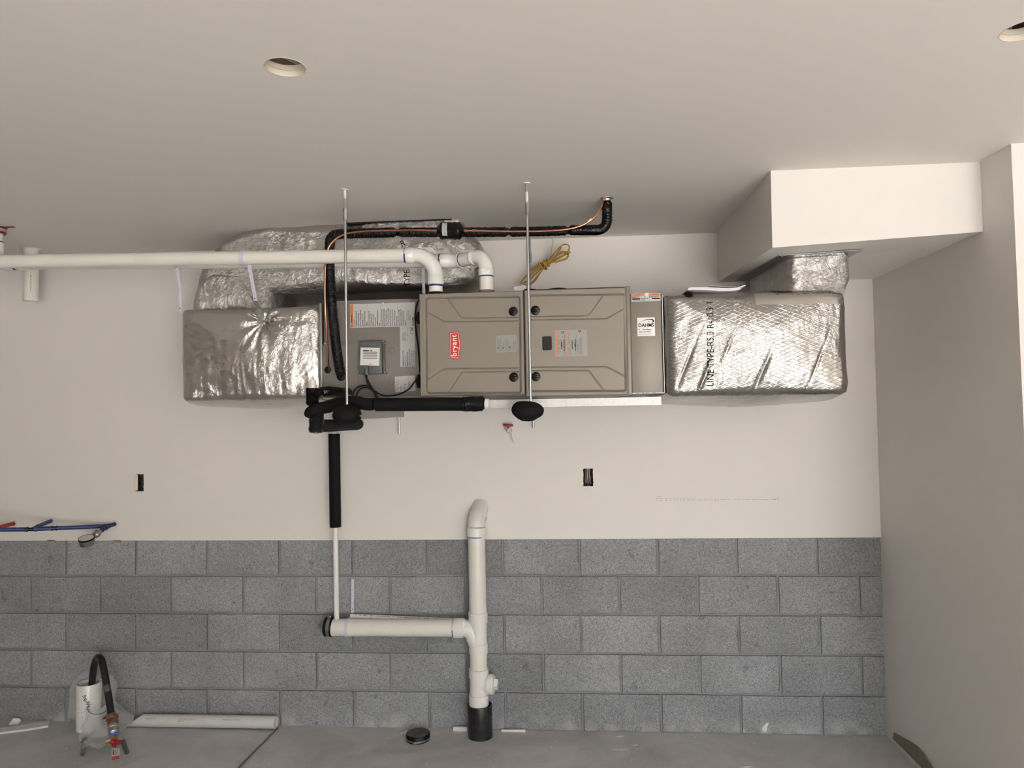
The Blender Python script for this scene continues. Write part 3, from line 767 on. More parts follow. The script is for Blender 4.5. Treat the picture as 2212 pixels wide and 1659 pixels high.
# labels helper ----------------------------------------------------------
UPW, RGV = V((-1,0,0)), V((0,0,1))
class Lab:
    """label plate on a plane of constant Y given by its pixel corners (left,top,right,bottom)"""
    def __init__(s, l, t_, r, b, Y, base, rnd_=0, tilt=0, mats=None, edge=True):
        a = at(l, t_, Y); c = at(r, b, Y); s.x0, s.x1, s.z0, s.z1, s.Y = a.x, c.x, c.z, a.z, Y
        s.mb = MB(); s.mats = [base]+(mats or [black, orange, white, greyink, red]); s.tilt = tilt; s.w, s.h = s.x1-s.x0, s.z1-s.z0
        if rnd_: pts = [V((x, Y-.0004, z)) for x, z in rrect(s.x0, s.x1, s.z0, s.z1, rnd_, 4)]
        else: pts = [V((x, Y-.0004, z)) for x, z in ((s.x0,s.z0),(s.x1,s.z0),(s.x1,s.z1),(s.x0,s.z1))]
        s.mb.prism(pts, (0, .0004, 0)); s.k = 0
    def R(s, u0, v0, u1, v1, m, lift=.0004):      # u left->right, v top->bottom, 0..1
        s.mb.mi = m; s.k += 1
        x0, x1 = s.x0+u0*s.w, s.x0+u1*s.w; z1, z0 = s.z1-v0*s.h, s.z1-v1*s.h; y = s.Y-.0004-lift
        s.mb.face([s.mb.bm.verts.new((x, y, z)) for x, z in ((x0,z0),(x1,z0),(x1,z1),(x0,z1))])
    def T(s, txt, u, v, size, m=1, vert=True, wx=.9, bold=.0, al='LEFT', sp=1):
        s.mb.mi = m; o = V((s.x0+u*s.w, s.Y-.0009, s.z1-v*s.h))
        if vert: s.mb.text(txt, o, RGV, UPW, size, wx, bold, align=al, space=sp)
        else: s.mb.text(txt, o, (1,0,0), (0,0,1), size, wx, bold, align=al, space=sp)
    def dashes(s, u0, v0, u1, v1, rows, m=1, vert=True, th=.45, seed=1, fill=.85):
        """illegible fine print: rows of short strokes"""
        r = random.Random(seed)
        for k in range(rows):
            c0_ = (k+.5)/rows; p = 0; end = r.uniform(.6, 1)
            while p < end:
                L = r.uniform(.03, .11); q = min(p+L, end)
                if r.random() < fill:
                    if vert: u = u0+(u1-u0)*c0_; hw_ = (u1-u0)/rows*th/2; s.R(u-hw_, v1-(v1-v0)*q, u+hw_, v1-(v1-v0)*p, m)
                    else: v = v0+(v1-v0)*c0_; hw_ = (v1-v0)/rows*th/2; s.R(u0+(u1-u0)*p, v-hw_, u0+(u1-u0)*q, v+hw_, m)
                p = q+r.uniform(.008, .02)
    def done(s, name, par, label=None):
        if s.tilt:
            c = V(((s.x0+s.x1)/2, s.Y, (s.z0+s.z1)/2)); Rm = Matrix.Rotation(s.tilt, 3, 'Y')
            for v in s.mb.bm.verts: v.co = Rm @ (v.co-c)+c
        for f in s.mb.bm.faces:
            pass
        return obj(name, s.mb, s.mats, par, smooth=False, recalc=False, label=label)
L = Lab(1071.6, 724.4, 1117.2, 760, FY, silverl, .003, tilt=math.radians(-1.5))
L.dashes(.05,.06,.24,.94,5,4,seed=2); L.dashes(.30,.08,.60,.94,7,4,seed=3); L.dashes(.64,.28,.95,.94,7,4,seed=4)
for u in (.06, .30, .62): L.R(u, .70, u+.04, .78, 1)
L.done('rating_label', dL)
mb = MB(); a = at(1171, 726.8, FY); b = at(1192.2, 756.3, FY)
mb.prism([V((x, FY-.0008, z)) for x, z in rrect(a.x, b.x, b.z, a.z, .006, 5)], (0,.0012,0)); obj('sight_window', mb, blackp, dR, smooth=False)
L = Lab(1198.0, 713.2, 1269.2, 768.6, FY, silverl, .004)
for u in (.015, .365): L.R(u, .02, u+.04, .98, 2)
for u0 in (.075, .415):
    L.dashes(u0,.05,u0+.10,.93,4,4,seed=int(u0*50)); L.dashes(u0+.11,.25,u0+.14,.72,1,1,seed=8,th=.8); L.dashes(u0+.20,.22,u0+.23,.8,1,1,seed=9,th=.8)
L.dashes(.62,.15,.84,.95,7,4,seed=5); L.dashes(.26,.2,.34,.95,3,4,seed=6)
L.R(.86,.02,.862,.98,4)
for (u, v) in ((.215,.05),(.255,.09),(.215,.11),(.255,.05)) : L.R(u, v, u+.025, v+.03, 1)
for (u, v) in ((.735,.02),(.775,.06),(.735,.08),(.78,.02)): L.R(u, v, u+.03, v+.035, 1)
for u in (.20, .61): L.R(u, .56, u+.03, .60, 1); L.R(u, .50, u+.025, .53, 1); L.R(u, .62, u+.03, .64, 1)
L.done('warning_label', dR, 'silver label with two orange strips')

# ------------------------------------------------------------------ filter cabinet
QY = -.785
qx0, qx1 = ex1+.0015, at(1430, 740, QY).x
fc = thing('filter_cabinet', ((qx0+qx1)/2, -.42, 1.75), 'narrow tan filter cabinet between the furnace and the right foil duct, white sticker on it', 'cabinet')
mb = MB(); mb.box((qx0, QY, 1.752), (qx1, -.09, 2.172), bev=.003); obj('cabinet_body', mb, bryt, fc)
mb = MB(); mb.box((qx1+.0002, QY+.006, 1.752), (qx1+.004, -.07, 2.168)); obj('side_gap', mb, brytd, fc, smooth=False)  # dark strip for the shaded gap beside the duct
mb = MB(); a = at(1364, 851, QY-.002)
mb.box((qx0, QY-.004, 1.7495), (qx1+.004, QY+.0, 1.7545), bev=.0012); mb.box((qx1+.003, QY-.003, 1.752), (qx1+.0075, QY+.02, 2.165), bev=.002)
for k, (a_, b_) in enumerate(((1374,1379),(1387,1391),(1396,1399),(1408,1416))):
    mb.mi = 1; xa, xb = at(a_, 850, QY).x, at(b_, 850, QY).x; mb.box((xa, QY-.0046, 1.7510), (xb, QY-.004, 1.7532))
obj('door_gasket', mb, [trimw, greyink], fc, smooth=False)
L = Lab(1363.9, 634.6, 1427.2, 650, QY, paper, .0015)
L.R(.02,.05,.40,.30,2); L.R(.60,.05,.97,.30,2); L.T('WARNING', .20,.175,.0045,1,False,1.1,al='CENTER'); L.T('CAUTION', .79,.175,.0045,1,False,1.1,al='CENTER')
L.dashes(.02,.32,.40,.56,3,1,False,.6,seed=1); L.dashes(.60,.32,.97,.56,3,1,False,.6,seed=2); L.R(.02,.60,.30,.76,1); L.R(.70,.60,.97,.76,1); L.dashes(.32,.62,.68,.76,1,1,False,.6,seed=3); L.dashes(.05,.84,.92,.94,1,4,False,.7,seed=4)
L.done('warning_label', fc, 'white and orange warning strip')
mb = MB(); c = at(1395.8, 637, QY-.004); mb.tube([(c.x, QY, c.z), (c.x, QY-.008, c.z), (c.x, QY-.010, c.z)], [.0098, .0098, .0075], n=28); obj('screw_knob', mb, trimw, fc)
L = Lab(1376.2, 686.4, 1415.3, 725.2, QY, mat('white_sticker', (.86,.84,.80), .4))
L.T('DAHMS', .055,.425,.0205,1,False,.94,.015,'LEFT'); L.T('SERVICES', .05,.575,.0052,4,False,1.0,.0,'LEFT',sp=1.95)
L.dashes(.05,.635,.93,.685,1,4,False,.85,seed=5); L.T('(605) 582-0073', .07,.785,.0078,1,False,1.05,.01,'LEFT'); L.dashes(.05,.885,.95,.92,1,4,False,.8,seed=6)
L.mb.mi = 1
sw = [(.12,.27,.004),(.25,.20,.010),(.40,.145,.02),(.55,.115,.03),(.70,.105,.045),(.82,.115,.06),(.90,.15,.085),(.93,.20,.075),(.89,.26,.05),(.83,.32,.004)]
for (u0, v0, w0), (u1, v1, w1) in zip(sw[:-1], sw[1:]):
    a = V((L.x0+u0*L.w, L.Y-.0009, L.z1-v0*L.h)); b = V((L.x0+u1*L.w, L.Y-.0009, L.z1-v1*L.h)); n_ = (b-a).normalized().cross(V((0,1,0)))
    L.mb.face([L.mb.bm.verts.new(p) for p in (a-n_*w0*L.w/2, b-n_*w1*L.w/2, b+n_*w1*L.w/2, a+n_*w0*L.w/2)])
L.T('*', .66,.27,.016,4,False,1,0,'CENTER')
L.done('company_sticker', fc, 'square white sticker with black lettering')

# ------------------------------------------------------------------ coil cabinet
KY = -.58
kx0, kx1 = 1.879, lx0+.002
kc = thing('coil_cabinet', ((kx0+kx1)/2, -.3, 1.76), 'dull tan coil cabinet between the left foil duct and the furnace, covered in white labels', 'cabinet')
mb = MB(); mb.box((kx0, KY, 1.762), (kx1, -.09, 2.210), bev=.003)
mb.box((kx0+.015, KY-.002, 2.196), (kx1-.09, KY+.01, 2.2115), bev=.001); obj('cabinet_body', mb, coilp, kc)
mb = MB(); mb.box((kx0-.004, KY-.001, 1.775), (kx0+.001, KY+.02, 2.200)); obj('side_gap', mb, brytd, kc, smooth=False)  # dark strip for the shaded gap at the left edge
# access panel
a = at(697.5, 744.5, KY); b = at(773.5, 858, KY)
ol = [V((a.x, KY-.0025, 1.764)), V((b.x, KY-.0025, 1.764))]+[V((x, KY-.0025, z)) for x, z in [(b.x-.014+.014*math.cos(i*PI/12), a.z-.014+.014*math.sin(i*PI/12)) for i in range(7)]]+[V((a.x, KY-.0025, a.z))]
mb = MB(); mb.prism(ol, (0,.0025,0)); pan = obj('access_panel', mb, coilp, kc, smooth=False)
for px, py in ((701,742),(735,742),(826,654.5)):
    mb = MB(); c = at(px, py, KY-.003); mb.tube([(c.x, KY, c.z), (c.x, KY-.0035, c.z), (c.x, KY-.0045, c.z)], [.0045,.0042,.002], n=12)
    obj('screw', mb, zinc, kc)
for px, py in ((846.5,756.5),(845,826.5)):
    mb = MB(); c = at(px, py, KY); n_ = 28
    for r_a, r_b in ((.0128,.0120),):
        v1_ = [mb.bm.verts.new((c.x+r_a*math.cos(2*PI*i/n_), KY-.0006, c.z+r_a*math.sin(2*PI*i/n_))) for i in range(n_)]
        v2_ = [mb.bm.verts.new((c.x+r_b*math.cos(2*PI*i/n_), KY-.0002, c.z+r_b*math.sin(2*PI*i/n_))) for i in range(n_)]
        for i in range(n_): mb.face([v1_[i], v1_[(i+1)%n_], v2_[(i+1)%n_], v2_[i]])
    obj('knockout', mb, brytd, kc, smooth=False)
def grom(px, py, r, Y=KY-.002):
    c = at(px, py, Y); mb = MB(); mb.tube([(c.x, KY+.002, c.z), (c.x, Y-.005, c.z), (c.x, Y-.007, c.z)], [r, r, r-.003], n=32); obj('grommet', mb, rubber, kc)
grom(708.6, 799.3, .0165); grom(752.3, 847.5, .0165); grom(737.5, 813, .0215)
L = Lab(756, 657, 897.2, 704.7, KY, paper)
L.R(.008,.02,.045,.98,2); L.T('WARNING', .026,.78,.0075,1,True,1.0,.02)
blk = [['RISK OF FIRE','FLAMMABLE REFRIGERANT','USED. TO BE REPAIRED','ONLY BY TRAINED SERVICE','PERSONNEL. DO NOT','PUNCTURE REFRIGERANT','TUBING.'],['DISPOSE OF PROPERLY IN','ACCORDANCE WITH','FEDERAL OR LOCAL','REGULATIONS.','FLAMMABLE REFRIGERANT','USED.'],['AUXILIARY DEVICES WHICH','MAY BE IGNITION SOURCES','SHALL NOT BE INSTALLED','IN THE DUCTWORK, OTHER','THAN AUXILIARY DEVICES','LISTED FOR USE WITH THE','SPECIFIC APPLIANCE. SEE','INSTRUCTIONS.'],['LEAK DETECTION SYSTEM','INSTALLED. UNIT MUST BE','POWERED EXCEPT FOR','SERVICE.']]
u = .066
for g_ in blk:
    for ln in g_: L.T(ln, u, .965, .0078, 1, True, .80, .012); u += .0322
    L.R(u-.0195,.02,u-.0175,.98,4); u += .004
L.T('READ OPERATORS', u+.006, .74, .0075, 1, True, .72); L.T('MANUAL', u+.036, .74, .0075, 1, True, .72)
L.T('R-454B', .968, .97, .0125, 1, True, 1.0, .015)
L.done('safety_label', pan if False else kc, 'white label of black printed text with an orange end')
L = Lab(863.8, 704.9, 897.0, 791.8, KY, paper)
for k, ln in enumerate(['MINIMUM INSTALLATION','HEIGHT, 8 m (6 ft).','MINIMUM ROOM AREA','(OPERATING OR STORAGE).','3.1 x TOTAL CHARGE (kg)','(15 x TOTAL CHARGE (lb)']): L.T(ln, .20+k*.145, .985, .0078, 1, True, .80, .01)
for k, ln in enumerate(['REFRIGERANT','SAFETY GROUP','A2L']): L.T(ln, .22+k*.125, .35 if k < 2 else .24, .0078, 1, True, .74)
L.R(.12,.36,.125,.385,1); L.R(.15,.01,.157,.36,4); L.R(.52,.01,.527,.36,4); L.R(.15,.36,.53,.364,4)
for (u, v) in ((.68,.04),(.68,.12)): L.R(u, v, u+.24, v+.006, 1); L.R(u, v+.06, u+.24, v+.066, 1)
L.R(.78,.06,.86,.09,1); L.done('safety_label', kc, 'narrow white label running upwards')
L = Lab(853.2, 812.8, 897.0, 845.4, KY, paper, .002, tilt=math.radians(-2))
L.dashes(.06,.08,.20,.95,3,4,seed=3); L.dashes(.24,.35,.62,.95,6,4,seed=4); L.dashes(.64,.3,.84,.95,3,4,seed=5)
L.done('rating_label', kc)
L = Lab(735, 747.6, 747.2, 781.8, KY-.0025, silverl); L.dashes(.1,.28,.7,.95,5,4,seed=9); L.done('rating_label', pan)
# sensor box
BXY = KY-.034
a = at(776.0, 736.2, BXY); b = at(825.0, 807.5, BXY)
mb = MB(); mb.box((a.x, BXY, b.z), (b.x, KY-.002, a.z), bev=.003)
mb.box((a.x+.008, BXY-.002, a.z-.006), (b.x-.022, BXY+.002, a.z-.024), bev=.001)
mb.box((b.x, BXY+.012, b.z+.01), (b.x+.010, KY-.002, a.z-.015), bev=.002)
c = at(791, 797, BXY-.006); mb.tube([(c.x, BXY+.004, c.z+.006), (c.x, BXY-.009, c.z+.006)], [.0125, .0105], n=24); mb.tube([(c.x, BXY-.004, c.z+.004), (c.x+.001, BXY-.002, b.z-.003)], .0095, n=20)
for px, py in ((831,737.5),(833,805.5),(773,805)):
    q = at(px, py, KY-.01); mb.tube([(q.x, KY-.001, q.z), (q.x, KY-.012, q.z)], .0055, n=18); mb.box((min(q.x, b.x-.004), KY-.010, q.z-.004), (max(q.x, a.x+.004), KY-.002, q.z+.004))
sb = obj('sensor_box', mb, sens, kc)
for px, py in ((827,737.5),(831.5,804),(773,804.5)):
    mb = MB(); q = at(px, py, KY-.014); mb.tube([(q.x, KY-.009, q.z), (q.x, KY-.0155, q.z)], .003, n=12)
    obj('screw', mb, zinc, sb)
L = Lab(778.2, 751.6, 820, 789, BXY-.0012, mat('white_box_label', (.78,.76,.74), .5), tilt=math.radians(2.6))
L.dashes(.14,.12,.86,.20,1,1,False,.8,seed=1)
for k in range(5): L.R(.14,.225+k*.09,.88,.225+k*.09+.042,4)
L.dashes(.48,.90,.68,.95,1,1,False,.9,seed=4); L.done('box_label', sb, 'tilted white label')
# cables
def pth(pts, n=8): return smooth_path([at(x, y, Y) for x, y, Y in pts], n)
def c1(x, y): return (680+x/6.636, 620+y/6.636)
mb = MB()
CY = KY-.03
mb.tube(pth([(*c1(735,1235),CY-.01),(*c1(760,1340),CY),(*c1(850,1480),CY),(*c1(990,1556),CY),(*c1(1180,1545),CY),(*c1(1340,1470),CY),(*c1(1440,1350),CY),(*c1(1500,1290),CY)]), .0036, n=12)
mb.tube(pth([(*c1(725,1240),CY-.004),(*c1(760,1380),CY-.01),(*c1(860,1500),CY-.008),(*c1(905,1600),CY-.01),(*c1(925,1640),CY-.01)]), .0036, n=12)
mb.tube(pth([(*c1(545,1650),CY-.01),(*c1(550,1530),CY-.01),(*c1(610,1440),CY-.01),(*c1(720,1412),CY-.01),(*c1(800,1440),CY-.012),(*c1(880,1530),CY-.01),(*c1(900,1650),CY-.01)]), .0036, n=12)
mb.tube(pth([(*c1(590,1650),CY-.018),(*c1(600,1540),CY-.018),(*c1(650,1462),CY-.018),(*c1(730,1440),CY-.018),(*c1(800,1465),CY-.018),(*c1(860,1540),CY-.018),(*c1(870,1650),CY-.018)]), .0036, n=12)
mb.tube(pth([(*c1(1512,150),CY),(*c1(1460,260),CY),(*c1(1438,420),CY),(*c1(1452,640),CY),(*c1(1480,850),CY),(*c1(1502,1100),CY),(*c1(1510,1230),CY)]), .0040, n=12)
obj('cable', mb, cablem, kc)
for (x, y, h_) in ((1490,440,.042),(1490,1350,.046)):
    mb = MB(); c = at(*c1(x,y), CY); mb.tube([(c.x+.012, c.y, c.z+h_*.62), (c.x+.002, c.y, c.z+h_*.5), (c.x-.002, c.y, c.z), (c.x+.001, c.y, c.z-h_*.5), (c.x+.012, c.y, c.z-h_*.62)], [.004,.010,.0135,.011,.004], n=16)
    obj('cable_boot', mb, rubber, kc)
# ------------------------------------------------------------------ vent pipes
PR = .0302; FR = .0352
def elbow(a, b, c, R, n=14):
    """arc path through corner b of radius R"""
    a, b, c = V(a), V(b), V(c); d1 = (a-b).normalized(); d2 = (c-b).normalized(); th = d1.angle(d2); L = R/math.tan(th/2)
    p0 = b+d1*L; p2 = b+d2*L; o = b+(d1+d2).normalized()*(R/math.sin(th/2)); v0 = p0-o; v2 = p2-o; ang = v0.angle(v2); ax = v0.cross(v2).normalized()
    return [o+Matrix.Rotation(ang*k/n, 3, ax) @ v0 for k in range(n+1)]
def seg(a, b, t): return V(a).lerp(V(b), t)
def band(mb, c, ax, r, w, n=32): return ring_on(mb, c, ax, r, w, n)
# front pipe
fl = at(0, 565, -.80); fr_ = at(941, 551, -.752); fdn = at(941.5, 630, -.748); fr_ = V((fdn.x, fr_.y, fr_.z+.0)); fdn = V((fdn.x, fdn.y, 2.200))
dirf = (fr_-fl).normalized(); fend = fl-dirf*.22
t = thing('vent_pipe', (1.3, -.77, 2.2), 'front one of two long white horizontal pipes, bending down to the furnace top', 'pipe')
arc = elbow(fl, fr_, fdn, .092)
for pa, pb in ((fend, arc[0]), (arc[-1], fdn)):
    mb = MB(); mb.tube([pa, pb], PR, n=40); obj('pipe_run', mb, pvc, t)
mb = MB(); mb.tube([arc[0]-dirf*.036, arc[0]-dirf*.036, arc[0]-dirf*.003, arc[0]]+arc+[arc[-1]-V((0,0,.003)), arc[-1]-V((0,0,.040)), arc[-1]-V((0,0,.040))], [PR, FR, FR, PR+.002]+[PR+.002]*len(arc)+[FR, FR, PR], n=40, cap=False)
eb1 = obj('pipe_elbow', mb, pvcfit, t, angle=50)
for c, ax, w in ((arc[0]-dirf*.0395, dirf, .008), (arc[-1]-V((0,0,.0435)), V((0,0,1)), .008)):
    mb = MB(); mb.tube([c-ax*w/2, c+ax*w/2], [PR+.0009, PR+.0011], n=40, fn=lambda i, a: 1+.012*math.sin(3*a+i)); obj('primer_band', mb, bluep, t)
mb = MB(); mb.tube([(fdn.x, fdn.y, 2.1985), (fdn.x, fdn.y, 2.209), (fdn.x, fdn.y, 2.209)], [PR+.005, PR+.004, PR], n=36); obj('rubber_coupling', mb, rubber, t)
mb = MB(); mb.tube([(fdn.x, fdn.y, 2.1965), (fdn.x, fdn.y, 2.1995)], PR+.014, n=36); obj('collar_flange', mb, blackp, t)
rise = fend+V((0, .0, .25))
ea = elbow(fl, fend, rise, .06)
mb = MB(); mb.tube([ea[0]+dirf*.04, ea[0]]+ea+[ea[-1]+V((0,0,.04))], [FR, FR]+[PR+.002]*len(ea)+[FR], n=36, cap=False); obj('pipe_elbow', mb, pvcfit, t)
mb = MB(); mb.tube([ea[-1], (fend.x, fend.y, HC-.002)], PR, n=36); obj('pipe_run', mb, pvc, t)
c = ea[0]+dirf*.044; mb = MB(); mb.tube([c-dirf*.004, c+dirf*.004], PR+.001, n=40); obj('primer_band', mb, bluep, t)
def collar(x, y, lab):
    mb = MB(); mb.tube([(x, y, HC-.0325), (x, y, HC-.030), (x, y, HC-.004), (x, y, HC-.002)], [.0415, .043, .043, .047], n=40)
    a = V((x+.03, y, HC-.006)); mb.box((x+.038, y-.008, HC-.0052), (x+.093, y+.008, HC-.0025), bev=.0012)
    r_ = thing('pipe_collar', (x, y, HC-.03), lab, 'collar'); o = obj('collar_ring', mb, reddark, r_)
    m2 = MB(); m2.tube([(x, y, HC-.024), (x, y, HC-.010)], .0434, n=40, cap=False); obj('collar_label', m2, mat('pale_pink_label_'+str(len(MT)), (.50,.36,.35), .5), r_)
    m3 = MB(); m3.tube([(x+.08, y, HC-.0056), (x+.08, y, HC-.005)], .0022, n=10); obj('screw', m3, zinc, r_)
collar(fend.x, fend.y, 'red metal collar tab at the ceiling by the left edge, nearer the camera')
# rear pipe
rl = at(0, 569, -.635); r1_ = at(986, 563.5, -.635); r2_ = at(1050.5, 560, -.735); r3_ = V((at(1050.5, 600, -.735).x, -.735, 2.205))
r2_ = V((r3_.x, r3_.y, r1_.z)); dirr = (r1_-rl).normalized()
t = thing('vent_pipe', (1.3, -.65, 2.2), 'rear one of two long white pipes, its last elbow turning down into the furnace', 'pipe')
rc = at(-10, 569, -.635)
e45 = elbow(rl, r1_, r2_, .06, 8); e90 = elbow(r1_, r2_, r3_, .062)
for pa, pb in ((rc+dirr*.04, e45[0]-dirr*.01), (e45[-1], e90[0]), (e90[-1], r3_)):
    mb = MB(); mb.tube([pa, pb], PR, n=40); obj('pipe_run', mb, pvc, t)
dm = (r2_-r1_).normalized()
mb = MB(); mb.tube([e45[0]-dirr*.052, e45[0]-dirr*.052, e45[0]-dirr*.016, e45[0]-dirr*.014]+e45+[e45[-1]+dm*.001, e45[-1]+dm*.012, e45[-1]+dm*.012], [PR, FR-.001, FR-.001, PR+.002]+[PR+.002]*len(e45)+[FR, FR, PR], n=40, cap=False); obj('pipe_elbow', mb, pvcfit, t, angle=50)
mb = MB(); mb.tube([e90[0]-dm*.016, e90[0]-dm*.016, e90[0]-dm*.003]+e90+[e90[-1]-V((0,0,.002)), e90[-1]-V((0,0,.030)), e90[-1]-V((0,0,.030))], [PR, FR, FR]+[PR+.002]*len(e90)+[FR, FR, PR], n=40, cap=False); obj('pipe_elbow', mb, pvcfit, t, angle=50)
for c, ax, w in ((e45[0]-dirr*.056, dirr, .009), (e45[-1]+dm*.014, dm, .004), (e90[0]-dm*.019, dm, .004), (e90[-1]-V((0,0,.032)), V((0,0,1)), .005)):
    mb = MB(); mb.tube([c-ax*w/2, c+ax*w/2], [PR+.0012, PR+.0014], n=40, fn=lambda i, a: 1+.01*math.sin(2*a+i)); obj('primer_band', mb, bluep, t)
mb = MB(); mb.tube([(r3_.x, r3_.y, 2.1985), (r3_.x, r3_.y, 2.213), (r3_.x, r3_.y, 2.213)], [PR+.006, PR+.004, PR], n=36); obj('rubber_coupling', mb, greycol, t)
mb = MB(); mb.tube([(r3_.x, r3_.y, 2.1960), (r3_.x, r3_.y, 2.1990)], PR+.013, n=36); obj('collar_flange', mb, blackp, t)
er = elbow(r1_, rc, rc+V((0,0,.3)), .05)
mb = MB(); mb.tube([er[0]+dirr*.05, er[0]+dirr*.05, er[0]+dirr*.002]+er+[er[-1]+V((0,0,.002)), er[-1]+V((0,0,.05)), er[-1]+V((0,0,.05))], [PR, FR, FR]+[PR+.002]*len(er)+[FR, FR, PR], n=36, cap=False); obj('pipe_elbow', mb, pvcfit, t)
mb = MB(); mb.tube([er[-1], (rc.x, rc.y, HC-.002)], PR, n=36); obj('pipe_run', mb, pvc, t)
for c, ax in ((er[0]+dirr*.053, dirr), (er[-1]+V((0,0,.053)), V((0,0,1)))):
    mb = MB(); mb.tube([c-ax*.004, c+ax*.004], PR+.0012, n=40); obj('primer_band', mb, bluep, t)
collar(rc.x, rc.y, 'red metal collar round the white pipe where it enters the ceiling at the left edge')
mb = MB(); c = at(952, 563.5, -.6665); mb.text('Pa C90', (c.x, r1_.y-PR-.0003, c.z), (1,0,0), (0,0,1), .011); obj('printed_lettering', mb, greyink, t, smooth=False, recalc=False)

# ------------------------------------------------------------------ hanger straps
def strap(name, lab, ringc, ax, R, tail, w=.014, holes=6, metal=None, group=None, dots=True):
    t = thing(name, tail[-1], lab, 'strap', group); ax = V(ax).normalized()
    mb = MB()
    if ringc is not None:
        a = V((0,0,1)); b_ = ax.cross(a).normalized(); n = 40
        prof = [(R, -w/2), (R+.003, -w/2), (R+.003, w/2), (R, w/2)]
        rs = [[mb.bm.verts.new(V(ringc)+(b_*math.cos(2*PI*i/n)+a*math.sin(2*PI*i/n))*r+ax*h) for r, h in prof] for i in range(n)]
        for i in range(n):
            for k in range(4): mb.face([rs[i][k], rs[(i+1)%n][k], rs[(i+1)%n][(k+1)%4], rs[i][(k+1)%4]])
        obj('strap_ring', mb, lav, t)
        mb = MB()
    tail = [V(p) for p in tail]
    for a, b in zip(tail[:-1], tail[1:]):
        d = (b-a).normalized(); sx = V((1,0,0)); sx = (sx-d*sx.dot(d)).normalized(); n_ = sx.cross(d)
        mb.prism([a-sx*w/2, a+sx*w/2, b+sx*w/2, b-sx*w/2], n_*.0028)
    o = obj('strap_tail', mb, lav, t, smooth=False)
    if dots:
        a, b = tail[0], tail[-1]; d = (b-a).normalized(); sx = V((1,0,0)); sx = (sx-d*sx.dot(d)).normalized(); n_ = sx.cross(d)
        if n_.y > 0: n_ = -n_
        for k in range(holes):
            mb = MB(); c = a.lerp(b, (k+.6)/(holes+.2)); c = c+n_*.0033; v = [mb.bm.verts.new(c+(sx*math.cos(i*PI/4)+d*math.sin(i*PI/4))*(.0014 if k < holes-1 else .003)) for i in range(8)]; mb.face(v)
            obj('strap_hole', mb, black, t, smooth=False, recalc=False)
    return t
ps = at(383, 577, -.667)
def onpipe(px, a, b):   # centre of a pipe axis at a given pixel column
    lo, hi = 0., 1.
    best = min(range(401), key=lambda k: abs(px_of(seg(a, b, k/400))[0]-px)); return seg(a, b, best/400)
def px_of(p):
    d = V(p)-CAM; return (W/2+F*d.dot(rt)/d.dot(fw), H/2-F*d.dot(up)/d.dot(fw))
c = onpipe(384, rc, r1_)
strap('pipe_strap', 'lavender plastic strap hanging from the rear white pipe to the corner of the left duct', c, dirr, PR+.0005, [(c.x+.009, c.y-.022, c.z-.029), at(389, 620, -.655), at(390, 674, -.652)], holes=7)
c = onpipe(526, fl, fr_)
t = strap('pipe_strap', 'lavender plastic strap looped over the front white pipe and screwed to a metal strip', c, dirf, PR+.0005, [(c.x+.026, c.y-.004, c.z-.033), at(552, 650, -.70)], w=.016, holes=7)
mb = MB(); a, b, e = at(545, 640, -.695), at(560, 668, -.655), at(562.5, 700, -.647)
for p, q in ((a, b), (b, e)):
    sx = V((1,0,0)); mb.prism([p-sx*.0115, p+sx*.0115, q+sx*.0115, q-sx*.0115], (0,.0018,0))
obj('metal_strip', mb, galv, t, smooth=False, label='bent grey metal strip')
mb = MB(); c2_ = at(560, 681, -.65); mb.tube([c2_, c2_-V((0,.004,0))], .0045, n=12); obj('screw', mb, zinc, t)
c = onpipe(916, rc, r1_)
strap('pipe_strap', 'lavender plastic strap standing behind the front elbow of the white pipes', c, dirr, PR+.0005, [(c.x-.002, c.y-.010, c.z-.033), (c.x+.002, c.y-.020, 2.203)], w=.013, holes=5)

# ------------------------------------------------------------------ refrigerant lines
t = thing('insulated_refrigerant_line', (2.5, -.69, 1.9), 'black corrugated insulated tube running from the ceiling across to the coil cabinet', 'pipe')
RY = -.688
def wrap(pts, r, n=22, amp=.07, close=True, seed=1):
    L = [0]
    for a, b in zip(pts[:-1], pts[1:]): L.append(L[-1]+(b-a).length)
    tot = L[-1]; N = int(tot/.0035); P = []; j = 0
    for k in range(N+1):
        d = tot*k/N
        while j < len(pts)-2 and L[j+1] < d: j += 1
        P.append(pts[j].lerp(pts[j+1], min(1, (d-L[j])/max(L[j+1]-L[j], 1e-9))))
    rs = []
    for k in range(N+1):
        d = tot*k/N; e = min(d, tot-d); s_ = 1 if not close else min(1, .62+.38*(e/.010))
        rs.append(r*s_*(1+amp*.45*math.sin(k*1.9)+amp*noise.noise(V((k*.23, seed, 0)))))
    return P, rs, (lambda i, a: 1+amp*.8*noise.noise(V((i*.35, math.cos(a)*1.6, math.sin(a)*1.6+seed))))
A_ = corner_path([at(1311,433,-.715), at(1311.5,497,-.705), at(1228,497.5,-.70)], .05, 10)
B_ = [at(1226,498,-.70), at(1160,500,-.698), at(1100,501,-.695)]
C_ = [at(1097,501,-.695), at(1000,502,RY), at(860,502,RY)]
D_ = corner_path([at(856,502,RY), at(745,505,RY), at(714,508,RY), at(711,545,RY), at(713,600,-.685)], [.05,.045,.03], 8)+pth([(713,602,-.685),(716,650,-.682),(722,710,-.66),(730,775,-.63),(737,812,-.597)])[1:]
for k, (P0, r_, m_) in enumerate(((A_, .0225, blackt), (B_, .0215, blackwrap), (C_, .0215, blackwrap), (D_, .0225, blackwrap))):
    P, rs, fn = wrap(P0, r_, seed=k*3+1, amp=.07 if m_ is blackwrap else .05); mb = MB(); mb.tube(P, rs, n=26, fn=fn); obj('insulation_sleeve', mb, m_, t)
